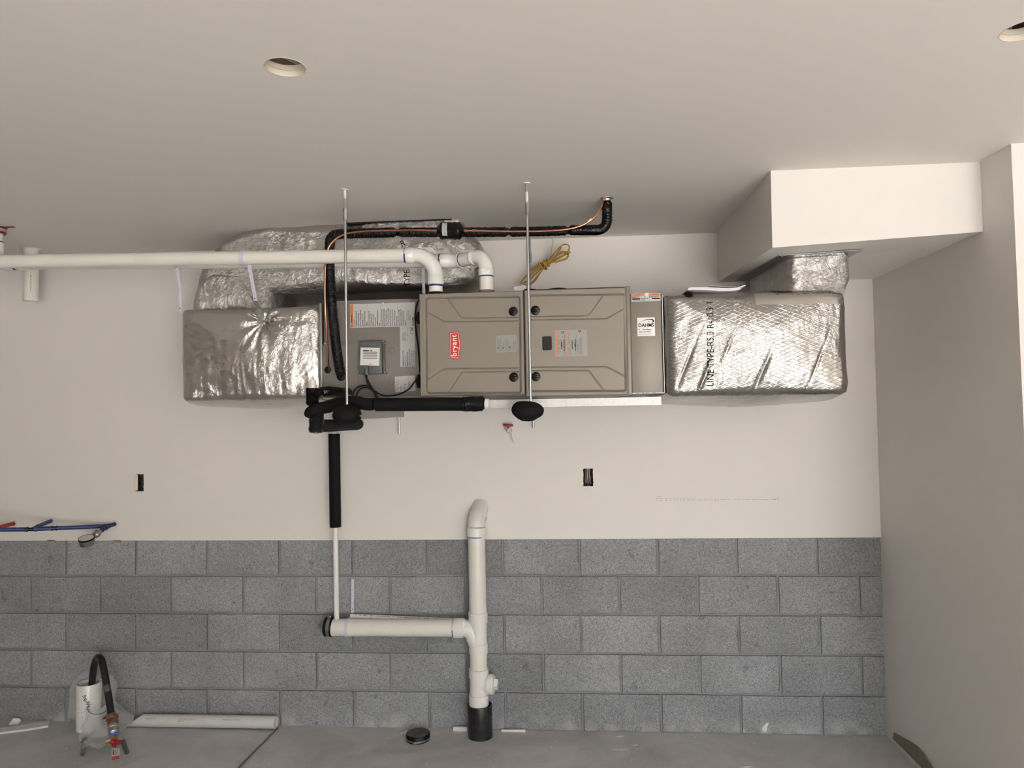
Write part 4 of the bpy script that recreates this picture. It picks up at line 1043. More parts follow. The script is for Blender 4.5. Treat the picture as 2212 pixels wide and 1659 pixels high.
for px in (1227, 1098.5, 858):
    P = onpipe(px, at(1311,498,RY), at(745,503,RY)); mb = MB(); mb.tube([P-V((.0022,0,0)), P+V((.0022,0,0))], .0165, n=20); obj('cable_tie', mb, blackp, t)
mb = MB(); a = at(1311, 436, -.715); Pp = [V((a.x, a.y, z)) for z in (a.z, a.z+.012, a.z+.024, HC-.006, HC-.001)]
mb.tube(Pp, [.016, .018, .0185, .019, .030], n=30, fn=lambda i, an: 1+.10*noise.noise(V((i*1.3, math.cos(an)*3, math.sin(an)*3)))); obj('foil_wrap', mb, foilC, t, angle=180)
t = thing('copper_liquid_line', (2.5, -.72, 1.85), 'thin bare copper tube following the black insulated line', 'pipe')
mb = MB(); mb.tube(pth([(1303.5,428,-.722),(1300,445,-.725),(1287,466,-.728),(1263,484,-.730),(1228,495,-.731),(1170,499.5,-.727),(1100,500,-.722),(1040,498.5,-.722),(1000,498.5,-.722)]), .0047, n=16); obj('copper_tube', mb, copper, t)
mb = MB(); mb.tube(pth([(946,498.5,-.722),(900,497.5,-.722),(857,498,-.716),(800,499,-.715),(765,502,-.714),(740,508,-.714),(721,520,-.713),(708,540,-.711),(703,575,-.711),(702,640,-.70),(704.5,700,-.675),(707.5,760,-.635),(709.5,785,-.61),(711,799,-.585)]), .0047, n=16); obj('copper_tube', mb, copper, t)
for x0_, x1_ in ((936,946),(1001,1012),(1020,1030)):
    mb = MB(); mb.tube([at(x0_, 498.5, -.722), at(x1_, 498.5, -.722)], .0066, n=18); obj('brazed_joint', mb, copper, t)
mb = MB(); q = pth([(1287,466,-.728),(1263,484,-.730),(1228,495,-.731)]); mb.tube(q[3:7], .0050, n=14); obj('white_tape', mb, whitepaint, t)
dc = at(973.5, 498.7, -.722); ux = (at(1002,498.7,-.722)-at(945,498.7,-.722)).normalized()
t = thing('filter_drier', dc-V((0,0,.04)), 'black cylindrical canister in the copper line with a small white label', 'filter')
pr = [(-.060,.010),(-.058,.020),(-.052,.027),(-.044,.0365),(-.041,.0395),(-.036,.0395),(-.0335,.0378),(.013,.0378),(.016,.0395),(.022,.0395),(.0245,.0375),(.031,.0375),(.034,.0392),(.040,.0385),(.044,.035),(.052,.026),(.058,.018),(.060,.010)]
mb = MB(); mb.tube([dc+ux*a for a, r in pr], [r for a, r in pr], n=48); obj('canister_body', mb, blackp, t, angle=30)
mb = MB(); n = 14
for i in range(n):
    a0, a1 = [math.radians(118-95*(k/n))-math.radians(0) for k in (i, i+1)]
    q = []
    for aa, xx in ((a0,-.0325),(a1,-.0325),(a1,-.0105),(a0,-.0105)):
        aa2 = aa; q.append(mb.bm.verts.new(dc+ux*xx+V((0,-math.sin(math.radians(0)+aa2-math.radians(-20)) if False else -math.cos(aa-math.radians(70)),0))*.0384+V((0,0,math.sin(aa-math.radians(70))))*.0384))
    mb.face(q)
mb.mi = 1
for j in range(6):
    xx = -.0295+j*.003
    for i in range(1, n-1):
        if (i*7+j*3) % 5 == 0: continue
        q = []
        for f0, x_ in ((0,xx),(.8,xx),(.8,xx+.0013),(0,xx+.0013)):
            aa = math.radians(118-95*((i+f0)/n))-math.radians(70); q.append(mb.bm.verts.new(dc+ux*x_+V((0,-math.cos(aa),math.sin(aa)))*.0387))
        mb.face(q)
obj('canister_label', mb, [paper, greyink], t, smooth=False)

# ------------------------------------------------------------------ hanging rods, struts, rails
def rod(px, ytop, Y, zb, lab, nut, wp, name='threaded_rod', grp=None, x=None, r=.0052):
    top = atz(px, ytop, HC) if Y is None else V((x, Y, HC)); x_, y_ = top.x if x is None else x, (top.y if Y is None else Y)
    t = thing(name, (x_, y_, zb), lab, 'rod', grp)
    mb = MB(); L_ = HC-.001-zb; N = int(L_/.0032)
    mb.tube([(x_, y_, zb+L_*k/N) for k in range(N+1)], [r*(1+.05*(k%2)) for k in range(N+1)], n=14); obj('rod_shaft', mb, zinc, t)
    if wp:
        z1_, z0_ = at(px, wp[0], y_).z, at(px, wp[1], y_).z
        mb = MB(); mb.tube([(x_, y_, z0_), (x_, y_, z0_+.01), (x_, y_, z1_)], [r+.0003, r+.0008, r+.0006], n=16); obj('paint_coat', mb, whitepaint, t)
        mb = MB(); mb.tube([(x_, y_, HC-.0035), (x_, y_, HC-.0005)], .0135, n=10, fn=lambda i, a: 1+.12*math.sin(3*a)); obj('ceiling_plug', mb, whitepaint, t)
    if nut:
        z1_, z0_ = at(px, nut[0], y_).z, at(px, nut[1], y_).z
        mb = MB(); mb.tube([(x_, y_, z0_), (x_, y_, z1_)], .0092, n=6); o = obj('coupling_nut', mb, galv, t, smooth=False)
        mb = MB(); mb.tube([(x_, y_, z0_-.0035), (x_, y_, z0_)], .0068, n=14); obj('thread_seal', mb, tapebl, t)
    return x_, y_
SZ0, SZ1 = 1.664, 1.703
r1x, r1y = rod(745, 409, None, 1.68, 'left front threaded rod hanging from the ceiling to the foam-capped strut', (451,475), (411,429))
r2x, r2y = rod(1137.5, 395, None, 1.68, 'right front threaded rod crossing the furnace door', (440,463), (415,436))
r4x = at(1152, 915, -.045).x; r3x = at(862, 920, -.045).x
rod(1147, 515, -.045, at(1152.5,924,-.045).z, 'right rear threaded rod by the wall, its lower end below the strut', (546,566), None, x=r4x)
rod(862, 515, -.045, at(862,937,-.045).z, 'left rear threaded rod whose lower end sticks out below the strut', None, None, x=r3x)
def cchan(mb, p0, p1, w, h, tk=.0025):
    """open channel along p0->p1"""
    p0, p1 = V(p0), V(p1); d = (p1-p0).normalized(); s_ = d.cross(V((0,0,1))).normalized()
    pr = [(-w/2,h),(-w/2,0),(w/2,0),(w/2,h),(w/2-.009,h),(w/2-.009,h-tk),(w/2-tk,h-tk),(w/2-tk,tk),(-w/2+tk,tk),(-w/2+tk,h-tk),(-w/2+.009,h-tk),(-w/2+.009,h)]
    mb.prism([p0+s_*a+V((0,0,b)) for a, b in pr], p1-p0)
for x_, xe, yy, lab in ((r1x, r3x, r1y, 'galvanised strut channel under the left of the unit'), (r2x, r4x, r2y, 'galvanised strut channel under the middle of the furnace')):
    mb = MB(); cchan(mb, (x_, yy-.03, SZ0), (xe, -.012, SZ0), .041, SZ1-SZ0); o = obj('strut_channel', mb, galv, None, smooth=False, label=lab, cat='strut')
for x_, y_, a_, lab, fl_ in ((r1x, r1y, at(751, 896, r1y-.0), 'lumpy black foam cap on the end of the left strut', 1), (r2x, r2y, at(1141, 888, r2y), 'lumpy black foam cap on the strut under the furnace doors', -1)):
    mb = MB(); bmesh.ops.create_icosphere(mb.bm, subdivisions=5, radius=1)
    for v in mb.bm.verts:
        p = v.co.copy(); k = 1+.10*noise.noise(p*1.6+V((fl_*3,0,0)))+.02*noise.noise(p*9)
        q = V((p.x*.061, p.y*.044, p.z*.041))*k
        q.z *= 1+.10*p.x*fl_
        if fl_ > 0 and p.x > .80 and abs(p.z+.12) < .10: q.x -= .012*(1-abs(p.z+.12)/.10)
        if fl_ < 0: q.z -= .006*max(0, -p.x)*-1; q.x += (-.006 if p.x < -.6 else 0)*(1-abs(p.z))
        v.co = V((a_.x, y_-.012, a_.z))+q
    obj('foam_cap', mb, blackf, None, angle=180, label=lab, cat='foam cap')
a = at(1048, 866, -.80); rz = (at(1428.5, 874.5, -.80).z, at(1428.5, 857.5, -.80).z)
rx_e = at(1428.5, 866, -.80).x
mb = MB(); y0_ = -.80
mb.prism([V((1.95, y0_, rz[0])), V((rx_e, y0_, rz[0])), V((rx_e, y0_, rz[1]+.001)), V((1.95, y0_, rz[1]+.001))], (0,.003,0))
mb.prism([V((1.95, y0_+.003, rz[0])), V((rx_e, y0_+.003, rz[0])), V((rx_e, y0_+.003, rz[0]+.003)), V((1.95, y0_+.003, rz[0]+.003))], (0,.038,0))
obj('angle_rail', mb, galv, None, smooth=False, label='long galvanised steel rail under the front of the furnace', cat='rail')
mb = MB(); e2 = at(1395, 877, -.16).x
mb.prism([V((1.95, -.20, SZ1)), V((e2, -.20, SZ1)), V((e2, -.20, SZ1+.040)), V((1.95, -.20, SZ1+.040))], (0,.003,0)); mb.prism([V((1.95, -.197, SZ1)), V((e2, -.197, SZ1)), V((e2, -.197, SZ1+.003)), V((1.95, -.197, SZ1+.003))], (0,.038,0))
obj('angle_rail', mb, galv, None, smooth=False, label='thin line of the rear steel rail below the furnace', cat='rail')

# ------------------------------------------------------------------ condensate drain
t = thing('condensate_drain', (2.1, -.8, 1.6), 'black foam-insulated drain pipe under the cabinets with a taped trap at its left', 'pipe')
def lump(pts, rs, seed=0, amp=.05, n=28):
    mb = MB(); mb.tube(pts, rs, n=n, fn=lambda i, a: 1+amp*noise.noise(V((i*.22+seed, math.cos(a)*1.5, math.sin(a)*1.5)))); return mb
P = pth([(1012,873,-.862),(950,873,-.862),(880,873.5,-.862),(812,874,-.862)], 10); obj('foam_sleeve', lump(P, [.0285]*len(P), 1, .02), blackf, t)
P = pth([(1048,872.5,-.862),(1040,872,-.862),(1026,872,-.862),(1012,873,-.862),(1006,873,-.862)], 6); n_ = len(P); obj('tape_wrap', lump(P, [.020+.0125*min(1, k/5) if k < n_-4 else .0305 for k in range(n_)], 3, .12), blackt, t)
mb = MB(); mb.tube([at(1056,872,-.862), at(1046,872,-.862)], .0205, n=30); obj('pipe_end', mb, pvcfit, t)
mb = MB(); mb.tube([at(1004.5,873,-.862), at(1000.5,873,-.862)], .0300, n=30); obj('cable_tie', mb, blackp, t)
P = pth([(807,873,-.862),(790,873,-.862),(775,870,-.862),(755,868.5,-.86)], 6); obj('foam_sleeve', lump(P, [.0265]*len(P), 5, .06), blackf, t)
P = pth([(760,868,-.86),(740,869.5,-.86),(722,874,-.86),(710,878,-.86)], 6); obj('foam_sleeve', lump(P, [.0265]*len(P), 7, .06), blackf, t)
P = pth([(711,878,-.86),(695,882,-.86),(681,886,-.86),(672,891,-.858),(671,900,-.85)], 6); obj('foam_sleeve', lump(P, [.0265]*(len(P)-3)+[.025,.021,.012], 9, .06), blackf, t)
P = pth([(683,892,-.83),(684,905,-.82),(683.5,918,-.81),(683,930,-.80),(683,935,-.80)], 6); obj('tape_wrap', lump(P, [.031]*(len(P)-4)+[.031,.030,.027,.020], 11, .14), blackt, t)
P = pth([(686,920,-.81),(725,919,-.45),(771,917,-.18)], 10); obj('foam_sleeve', lump(P, [.0285]*len(P), 13, .02), greyf, t)
P = pth([(771,917,-.18),(773,916,-.14),(765,916,-.11),(740,917,-.10),(722,918,-.10)], 6); obj('foam_sleeve', lump(P, [.0285]*(len(P)), 14, .02), greyf, t)
P = pth([(674.5,838,-.80),(674.5,852,-.80),(675,870,-.82)], 6); obj('foam_sleeve', lump(P, [.027]*len(P), 15, .05), blackf, t)
a = at(675.5, 820, -.80); b = at(675.5, 830.5, -.80); c = at(675, 839, -.80)
mb = MB(); mb.tube([a, a-V((0,0,.001)), b], [.0118,.0130,.0130], n=28); mb.tube([b, b, c], [.013,.0165,.0165], n=28); obj('vent_cap', mb, pvcfit, t)
P = pth([(690,848,-.76),(712,846,-.74),(735,848,-.68),(750,848,-.60)], 8); obj('tape_wrap', lump(P, [.0225]*len(P), 17, .14), blackt, t)
P = pth([(676,862,-.82),(684,852,-.79),(692,848,-.76)], 5); obj('tape_wrap', lump(P, [.024]*len(P), 18, .1), blackt, t)
v0, v1 = at(721.8, 934, -.10), at(727.3, 1337, -.093); d_ = (v1-v0)
mb = MB(); mb.tube([v0, v1], .0137, n=30); obj('drain_pipe', mb, pvcfit, t)
f0, f1 = v0+d_*((937-934)/403), v0+d_*((1139-934)/403)
P = [f0.lerp(f1, k/30) for k in range(31)]; obj('foam_sleeve', lump(P, [.0300]*31, 21, .02), blackf, t)

# ------------------------------------------------------------------ 3-inch waste stack
R3, R3F = .0447, .0505; SY = -.072
t = thing('waste_stack', (2.515, SY, 0), 'white upright plumbing stack with a sideways arm and a black sleeve at the floor', 'pipe')
def sp(px, py): return at(px, py, SY)
for pa, pb in (((1029.2,1150),(1032.8,1330)), ((1033.5,1405),(1034,1450)), ((1034.3,1515),(1035.5,1545))):
    mb = MB(); mb.tube([sp(*pa), sp(*pb)], R3, n=44); obj('pipe_run', mb, pvc, t)
mb = MB(); e0, e1 = sp(1028.8,1157), sp(1028.8,1138.5); k0 = V((e1.x, e1.y, e1.z+.030)); k1 = V((at(1036,1096,-.0).x+.004, .02, at(1036,1092,0).z))
el = elbow(e1, k0, k1, .07, 10)
mb.tube([e0, e0, e1-V((0,0,.003)), e1]+el+[k1], [R3, R3F, R3F, R3F-.005]+[R3F-.005]*(len(el)+1), n=44, cap=False)
dd = (k1-el[-1]).normalized(); mb.tube([el[-1]-dd*.004, el[-1]-dd*.004, el[-1]+dd*.004, el[-1]+dd*.004], [R3F-.006, R3F-.001, R3F-.001, R3F-.006], n=44, cap=False)
obj('pipe_elbow', mb, pvcfit, t, angle=45)
mb = MB(); c = e0-V((0,0,.0035)); mb.tube([c-V((0,0,.005)), c+V((0,0,.004))], R3+.0008, n=40, fn=lambda i, a: 1+.004*math.sin(a*2+i*2)); obj('primer_band', mb, purp, t)
# sanitary wye
w = [sp(1032.4,1321), sp(1032.9,1344), sp(1033.4,1389), sp(1033.8,1410)]
mb = MB(); mb.tube([w[0], w[0], w[1], w[1], w[2], w[2], w[3], w[3]], [R3, R3F, R3F, R3F-.0055, R3F-.0055, R3F, R3F, R3], n=44, cap=False)
a0, a1, a2 = sp(981,1356.5), sp(1003,1356.5), sp(1034,1388)
ar = elbow(a0, sp(1021,1356), sp(1033,1420), .062, 12)
mb.tube([a0, a0, a1-V((.002,0,0)), a1]+[p for p in ar if p.x > a1.x]+[sp(1033.3,1402)], [R3, R3F, R3F, R3F-.0055]+[R3F-.0055]*(len([p for p in ar if p.x > a1.x]))+[R3-.004], n=44, cap=False); obj('pipe_wye', mb, pvcfit, t, angle=45)
# arm
mb = MB(); b0 = sp(714,1355); mb.tube([b0, sp(983,1356.5)], R3, n=44); obj('pipe_arm', mb, pvc, t)
mb = MB(); c = sp(979.5,1356.5); mb.tube([c-V((.003,0,0)), c+V((.003,0,0))], R3+.0007, n=40); obj('primer_band', mb, purp, t)
mb = MB(); q0, q1 = sp(702.5,1353), sp(719.5,1354); d = (q1-q0); mb.tube([q0, q0+d*.02, q0+d*.12, q0+d*.9, q1], [.040,.0485,.0515,.0515,.049], n=44); rcp = obj('end_cap', mb, rubber, t, label='black rubber cap')
mb = MB(); mb.tube([q0+d*.42, q0+d*.42, q0+d*.80, q0+d*.80], [.0512,.0524,.0524,.0512], n=44)
cc = q0+d*.62+V((0,0,.053)); mb.box(cc-V((.008,.012,.005)), cc+V((.008,.012,.006)), bev=.002); mb.tube([cc+V((-.003,-.02,.001)), cc+V((-.003,.012,.001))], .0045, n=10); obj('hose_clamp', mb, steel, rcp)
# cleanout tee
w = [sp(1033.9,1444), sp(1034.1,1463), sp(1034.4,1499), sp(1034.6,1521)]
mb = MB(); mb.tube([w[0], w[0], w[1], w[1], w[2], w[2], w[3], w[3]], [R3, R3F+.001, R3F+.001, R3F-.0035, R3F-.0035, R3F+.001, R3F+.001, R3], n=44, cap=False)
hc = sp(1036,1477); hx = V((1,-.10,0)).normalized(); 
mb.tube([hc, hc+hx*.040, hc+hx*.046, hc+hx*.046, hc+hx*.074, hc+hx*.074], [R3-.002, R3-.002, R3F-.006, R3F, R3F, R3F-.006], n=40)
obj('cleanout_tee', mb, pvcfit, t, angle=45)
mb = MB(); mb.tube([hc+hx*.074, hc+hx*.078, hc+hx*.078], [.046,.046,.025], n=36); mb.tube([hc+hx*.076, hc+hx*.096, hc+hx*.0975], [.0275,.0275,.025], n=4); obj('cleanout_plug', mb, pvcfit, t, smooth=False)
# black sleeve
sb0 = V((2.516, SY, -.02)); stp = sp(1037,1521).z; n = 48
mb = MB(); mb.tube([sb0, (2.516,SY,.03), (2.516,SY,stp*.6), (2.515,SY,stp-.004), (2.515,SY,stp), (2.515,SY,stp), (2.515,SY,stp-.04)], [.0635,.0635,.0625,.0640,.0625,.056,.055], n=n, cap=False, fn=lambda i, a: 1+.012*noise.noise(V((i*1.7, math.cos(a)*2, math.sin(a)*2)))); 
obj('floor_sleeve', mb, mat('dusty_black_plastic', (.014,.014,.015), .4, var=(45,.9,6)), t, label='scuffed black plastic sleeve')
# strap + loose conduit
cpt = onpipe(751, b0, sp(983,1356.5))
strap('pipe_strap', 'lavender plastic strap round the low white pipe, its tail flat against the block wall', cpt-V((0,0,0)), (1,0,0), R3+.0005, [at(762,1251,-.016), at(761.5,1324,-.016)], w=.0155, holes=5)
mb = MB(); mb.tube([at(757,1331,-.014), at(1001,1342,-.014)], .0132, n=26); t2 = obj('loose_pipe', mb, pvcfit, None, label='thin white pipe offcut resting behind the thicker horizontal pipe, grey print along it', cat='pipe')
a, b = at(757,1331,-.014), at(1001,1342,-.014); mb = MB(); r_ = random.Random(5); k = .04
while k < .95:
    L = r_.uniform(.01,.035)
    for q0, q1 in ((k, k+L*.8),):
        p, q = a.lerp(b, q0), a.lerp(b, q1); off = V((0,-.0092,.0097)); n_ = V((0,.0012,.0012)); mb.face([mb.bm.verts.new(x) for x in (p+off-n_, q+off-n_, q+off+n_, p+off+n_)])
    k += L*r_.choice((1.0,1.0,1.8))
obj('printed_marks', mb, greyink, t2, smooth=False, recalc=False)

# ------------------------------------------------------------------ floor cap, trims, splashes
z_ = FZ(2.2); c = V((2.2, -.122, z_))
t = thing('rubber_cap', c, 'round black rubber pipe cap lying on the concrete floor', 'cap')
mb = MB(); mb.tube([c, c+V((0,0,.001)), c+V((0,0,.030)), c+V((0,0,.034)), c+V((0,0,.0345))], [.0600,.0615,.0615,.0590,.0570], n=52)
mb.bm.faces.ensure_lookup_table(); obj('cap_body', mb, [rubber], t)
mb = MB(); mb.tube([c+V((0,0,.0346)), c+V((0,0,.0352))], .0565, n=52); obj('cap_face', mb, mat('dusty_rubber', (.10,.10,.10), .75, var=(25,.35,5)), t)
mb = MB(); mb.tube([c+V((0,0,.006)), c+V((0,0,.006)), c+V((0,0,.015)), c+V((0,0,.015))], [.0616,.0626,.0626,.0616], n=52); mb.box(c+V((-.014,-.070,.004)), c+V((.006,-.060,.015)), bev=.002); obj('hose_clamp', mb, steel, t)
for (xa, ya, xb, yb, h_, lab, nm) in ((979,1575,1010,1573.5,.022,'short white trim scrap against the wall left of the black sleeve','trim_scrap'),(1083,1576,1135,1577.5,.012,'thin white trim strip on the floor right of the black sleeve','trim_scrap')):
    a, b = at(xa, ya, -.012), at(xb, yb, -.012); a.z = max(a.z, .004); mb = MB()
    mb.box((a.x, -.022, FZ(2.5)), (b.x, -.006, FZ(2.5)+h_), bev=.002); obj(nm, mb, trimw, None, label=lab, cat='trim')
def fz_(px, py): 
    p = atz(px, py, .018); return p
def slab(name, px, th, m, lab, cat, z0=None):
    P = [fz_(x, y) for x, y in px]; mb = MB(); mb.prism([V((p.x, p.y, .0182)) for p in P], (0,0,th)); return obj(name, mb, m, None, smooth=False, label=lab, cat=cat)
slab('trim_scrap', [(-40,1591.5),(60,1579),(104,1571.5),(109,1561.5),(104,1561),(50,1570),(-40,1583)], .011, trimw, 'long white trim offcut lying on the floor at the left edge', 'trim')
P = [at(18,1573,-.05), at(36,1573,-.05), at(47,1556,-.02), at(44,1551.5,-.02), at(31,1552,-.02), at(24,1560,-.035)]
mb = MB(); mb.prism([p for p in P], (0,-.008,.004)); obj('trim_scrap', mb, trimw, None, smooth=False, label='stubby white trim piece leaning by the block wall at far left', cat='trim')
# plaster splash, floor smears, crumbs
mb = MB(); P = [(1649,1581),(1646,1576),(1647,1570),(1652,1565),(1656,1561),(1660,1561),(1659.5,1565),(1657,1570),(1656.5,1576),(1654,1581)]
mb.prism([at(x, y, .0085) for x, y in P], (0,-.002,0))
obj('plaster_splash', mb, trimw, bpy.data.objects['wall_back_blocks'], smooth=False)
mb = MB(); rr = random.Random(21)
for cx, cy, n_, rx_, ry_ in ((1340,1619,40,20,6),(1300,1589,10,9,2),(1339,1591,12,10,2.5),(1372,1610,14,10,3),(1270,1620,30,26,1.2),(1612,1657,16,14,3),(521,1620,12,7,2),(573,1620,14,8,2.5)):
    c = atz(cx, cy, .0015+FZ(atz(cx,cy,0).x)); ptsx = []
    for i in range(n_):
        a = 2*PI*i/n_; q = atz(cx+math.cos(a)*rx_*rr.uniform(.7,1.1), cy+math.sin(a)*ry_*rr.uniform(.7,1.1), 0); ptsx.append(V((q.x, q.y, FZ(q.x)+.0012)))
    top = V((c.x, c.y, c.z+.004)); tv = mb.bm.verts.new(top); vs = [mb.bm.verts.new(p) for p in ptsx]
    for i in range(n_): mb.face([vs[i], vs[(i+1)%n_], tv])
obj('mortar_smear', mb, dust, bpy.data.objects['floor'], smooth=False)
mb = MB()
for k in range(170):
    px, py = rr.uniform(0, 1900), 1578+rr.random()**1.5*80
    if rr.random() < .35: px = rr.choice((600, 870, 1050, 1340, 560, 250))+rr.gauss(0, 35)
    p = atz(px, py, .002)
    if p.y > -.03: continue
    s_ = rr.uniform(.0015,.004); t_ = bmesh.new(); bmesh.ops.create_cube(t_, size=1); R_ = Matrix.Rotation(rr.uniform(0,3), 3, 'Z')
    for v in t_.verts: v.co = V((p.x, p.y, FZ(p.x)+s_*.25))+R_ @ V((v.co.x*s_*2*rr.uniform(.6,1.2), v.co.y*s_*rr.uniform(.6,1.2), v.co.z*s_*.5))
    mb.merge(t_)
for k in range(14):
    p = V((2.115+rr.gauss(0,.012), -.055+rr.gauss(0,.012), FZ(2.1))); s_ = rr.uniform(.004,.010); t_ = bmesh.new(); bmesh.ops.create_icosphere(t_, subdivisions=1, radius=s_)
    for v in t_.verts: v.co = p+V((v.co.x, v.co.y, v.co.z*.7+s_*.5))
    mb.merge(t_)
obj('plaster_crumbs', mb, trimw, None, smooth=False, label='white plaster crumbs scattered over the concrete floor', cat='debris', kind='stuff')
# floor pipe
t = thing('floor_pipe', (1.0, -.045, .018), 'white pipe offcut with slanted left end lying along the foot of the block wall', 'pipe')
zc = .018+.0325; x0_, x1_ = at(272,1570,-.045).x, at(597,1563,-.045).x
mb = MB(); n = 44; rings = []
for x_, ry in ((x0_, None), (x0_+.25, .032), (x1_-.001, .0318), (x1_, .0305), (x1_, .0275), (x1_-.06, .0275)):
    ring = []
    for k in range(n):
        a = 2*PI*k/n; r_ = ry or .032; xx = x_
        if ry is None: xx = x_+(.5+.5*math.sin(a))*.10
        ring.append(mb.bm.verts.new((xx, -.045-math.cos(a)*r_, zc+math.sin(a)*r_)))
    rings.append(ring)
for i in range(len(rings)-1):
    for k in range(n): mb.face([rings[i][k], rings[i][(k+1)%n], rings[i+1][(k+1)%n], rings[i+1][k]])
obj('pipe_body', mb, pvcold, t, angle=40)
mb = MB(); yy = -.045-.032*math.cos(math.radians(38))-.0006; zz = zc+.032*math.sin(math.radians(38))
ri_, uv_ = V((1,0,0)), V((0,.60,.80))
mb.text('PVC-DWV PIPE', (x0_+.155,yy,zz), ri_, uv_, .009); mb.text('ASTM F 891-26  NOT FOR', (x0_+.36,yy,zz), ri_, uv_, .009); mb.text('MADE IN U.S.A.  03-09-25', (x0_+.60,yy,zz), ri_, uv_, .009)
mb.text('PRESSURE', (at(391,1556,-.07).x, yy-.004, zz-.0085), ri_, V((0,.4,.9)), .0085)
obj('printed_lettering', mb, greyink, t, smooth=False, recalc=False)

# ------------------------------------------------------------------ water service
c = V((at(192,1560,-.068).x, -.068, .018)); zt = at(193,1474,-.068).z
t = thing('water_sleeve', c, 'short upright white pipe marked by hand WATER, speckled, black hose coming out of it', 'pipe')
mb = MB(); tilt = -.004
ps_ = [(c.x, c.y, .010), (c.x, c.y, .1), (c.x, c.y, zt-.002), (c.x, c.y, zt), (c.x, c.y, zt), (c.x, c.y, zt-.09), (c.x, c.y, .08)]
mb.tube(ps_, [.062,.062,.062,.061,.055,.054,.054], n=48, cap=False); wsl = obj('sleeve_body', mb, pvcfit, t, angle=40)
mb = MB(); rr2 = random.Random(8)
def oncyl(px, py, r=.0623):
    d = ray(px, py); o = CAM-c; a_ = d.x**2+d.y**2; b__ = 2*(o.x*d.x+o.y*d.y); c__ = o.x**2+o.y**2-r*r; D_ = b__*b__-4*a_*c__
    if D_ < 0: return None
    return CAM+d*((-b__-math.sqrt(D_))/(2*a_))
def quadat(px, py, w_, h_):
    q = [oncyl(px+dx*w_/2, py+dy*h_/2) for dx, dy in ((-1,-1),(1,-1),(1,1),(-1,1))]
    if all(q): mb.face([mb.bm.verts.new(p) for p in q])
for k in range(75):
    quadat(rr2.uniform(169,215), rr2.choice((1488,1500,1535,1550,1530))+rr2.gauss(0,7), rr2.uniform(.6,1.3), rr2.uniform(.6,1.3))
obj('speckles', mb, greyink, wsl, smooth=False, recalc=False)
mb = MB()
def strokes(L, w_=1.0):
    for a, b in zip(L[:-1], L[1:]):
        n_ = max(2, int(math.hypot(b[0]-a[0], b[1]-a[1])/2))
        for k in range(n_):
            p = oncyl(a[0]+(b[0]-a[0])*k/n_, a[1]+(b[1]-a[1])*k/n_, .0625); q = oncyl(a[0]+(b[0]-a[0])*(k+1)/n_, a[1]+(b[1]-a[1])*(k+1)/n_, .0625)
            if p is None or q is None: continue
            s_ = (q-p).normalized().cross(V((0,1,0)))*.0011*w_; mb.face([mb.bm.verts.new(v) for v in (p-s_, p+s_, q+s_, q-s_)])
def ch(x, y): return (140+x/6.167, 1390+y/6.167)
for g_ in ([(238,700),(262,740),(250,765)],[(250,765),(275,735),(262,700)],[(245,690),(285,690),(262,720),(295,745),(258,765)],[(262,780),(300,765),(330,775)],[(280,770),(290,800)],[(290,790),(330,780),(315,805),(290,790)],[(275,815),(345,808)],[(300,800),(322,860)],[(292,850),(325,820),(340,835),(300,850),(310,865)],[(292,870),(330,880),(320,890)]): strokes([ch(*p) for p in g_], 1.2)
obj('handwritten_marks', mb, black, wsl, smooth=False, recalc=False)
t = thing('water_hose', at(245,1590,-.33), 'black hose arching from the white sleeve to a brass valve with red handle', 'hose')
mb = MB(); hp = pth([(197,1530,-.085),(198,1490,-.085),(200,1462,-.09),(204,1434,-.11),(211,1420,-.14),(219,1425,-.17),(225,1450,-.20),(231,1485,-.235),(237,1520,-.27),(241,1546,-.30)], 10)
mb.tube(hp, .0172, n=28); obj('hose_tube', mb, hose, t)
d = (hp[-1]-hp[-6]).normalized(); e = hp[-1]
mb = MB(); k_ = hp[-22:-17]; mb.tube(k_, .0176, n=28, cap=False); obj('worn_band', mb, mat('worn_grey', (.10,.10,.095), .6), t)
fz0 = at(242,1546,-.30); fz1 = at(248,1606,-.40); dv = (fz1-fz0).normalized(); Lf = (fz1-fz0).length
def fp_(s_): return fz0+dv*Lf*s_
mb = MB(); mb.tube([fp_(-.04), fp_(0), fp_(.02), fp_(.12), fp_(.14), fp_(.17), fp_(.28), fp_(.30), fp_(.36)], [.018,.023,.029,.029,.025,.0245,.0265,.026,.022], n=10)
q = fp_(.06); mb.box(q-V((.040,.007,.007)), q-V((.020,-.007,-.007)), bev=.002); mb.tube([q-V((.036,.016,0)), q-V((.036,-.012,0))], .005, n=10); obj('bronze_fitting', mb, bronze, t, angle=25)
mb = MB(); mb.tube([fp_(.36), fp_(.37), fp_(.46), fp_(.48), fp_(.50), fp_(.62), fp_(.64), fp_(.70)], [.022,.0265,.0275,.024,.0235,.0255,.023,.019], n=12); obj('steel_coupling', mb, galv, t, angle=25)
mb = MB(); mb.tube([fp_(.66), fp_(.74)], .0195, n=24); obj('sealant_band', mb, tapebl, t)
mb = MB(); mb.tube([fp_(.72), fp_(.80), fp_(.82), fp_(.98)], [.014,.015,.019,.019], n=8)
q = fp_(.86); mb.tube([q, q+V((-.034,-.012,-.004))], [.011,.013], n=14); obj('valve_body', mb, brass, t, angle=25)
q = fp_(1.0)+V((.006,-.006,.006))
mb = MB()
for k in range(3):
    a = k*2*PI/3+.35; tip = q+V((math.cos(a)*.026, -.004, math.sin(a)*.017)); mb.tube([q, q.lerp(tip,.6), tip, tip+(tip-q)*.12], [.012,.0105,.0115,.006], n=14)
mb.tube([q+V((0,.006,0)), q-V((0,.010,0))], .0145, n=20); obj('valve_handle', mb, redp, t)
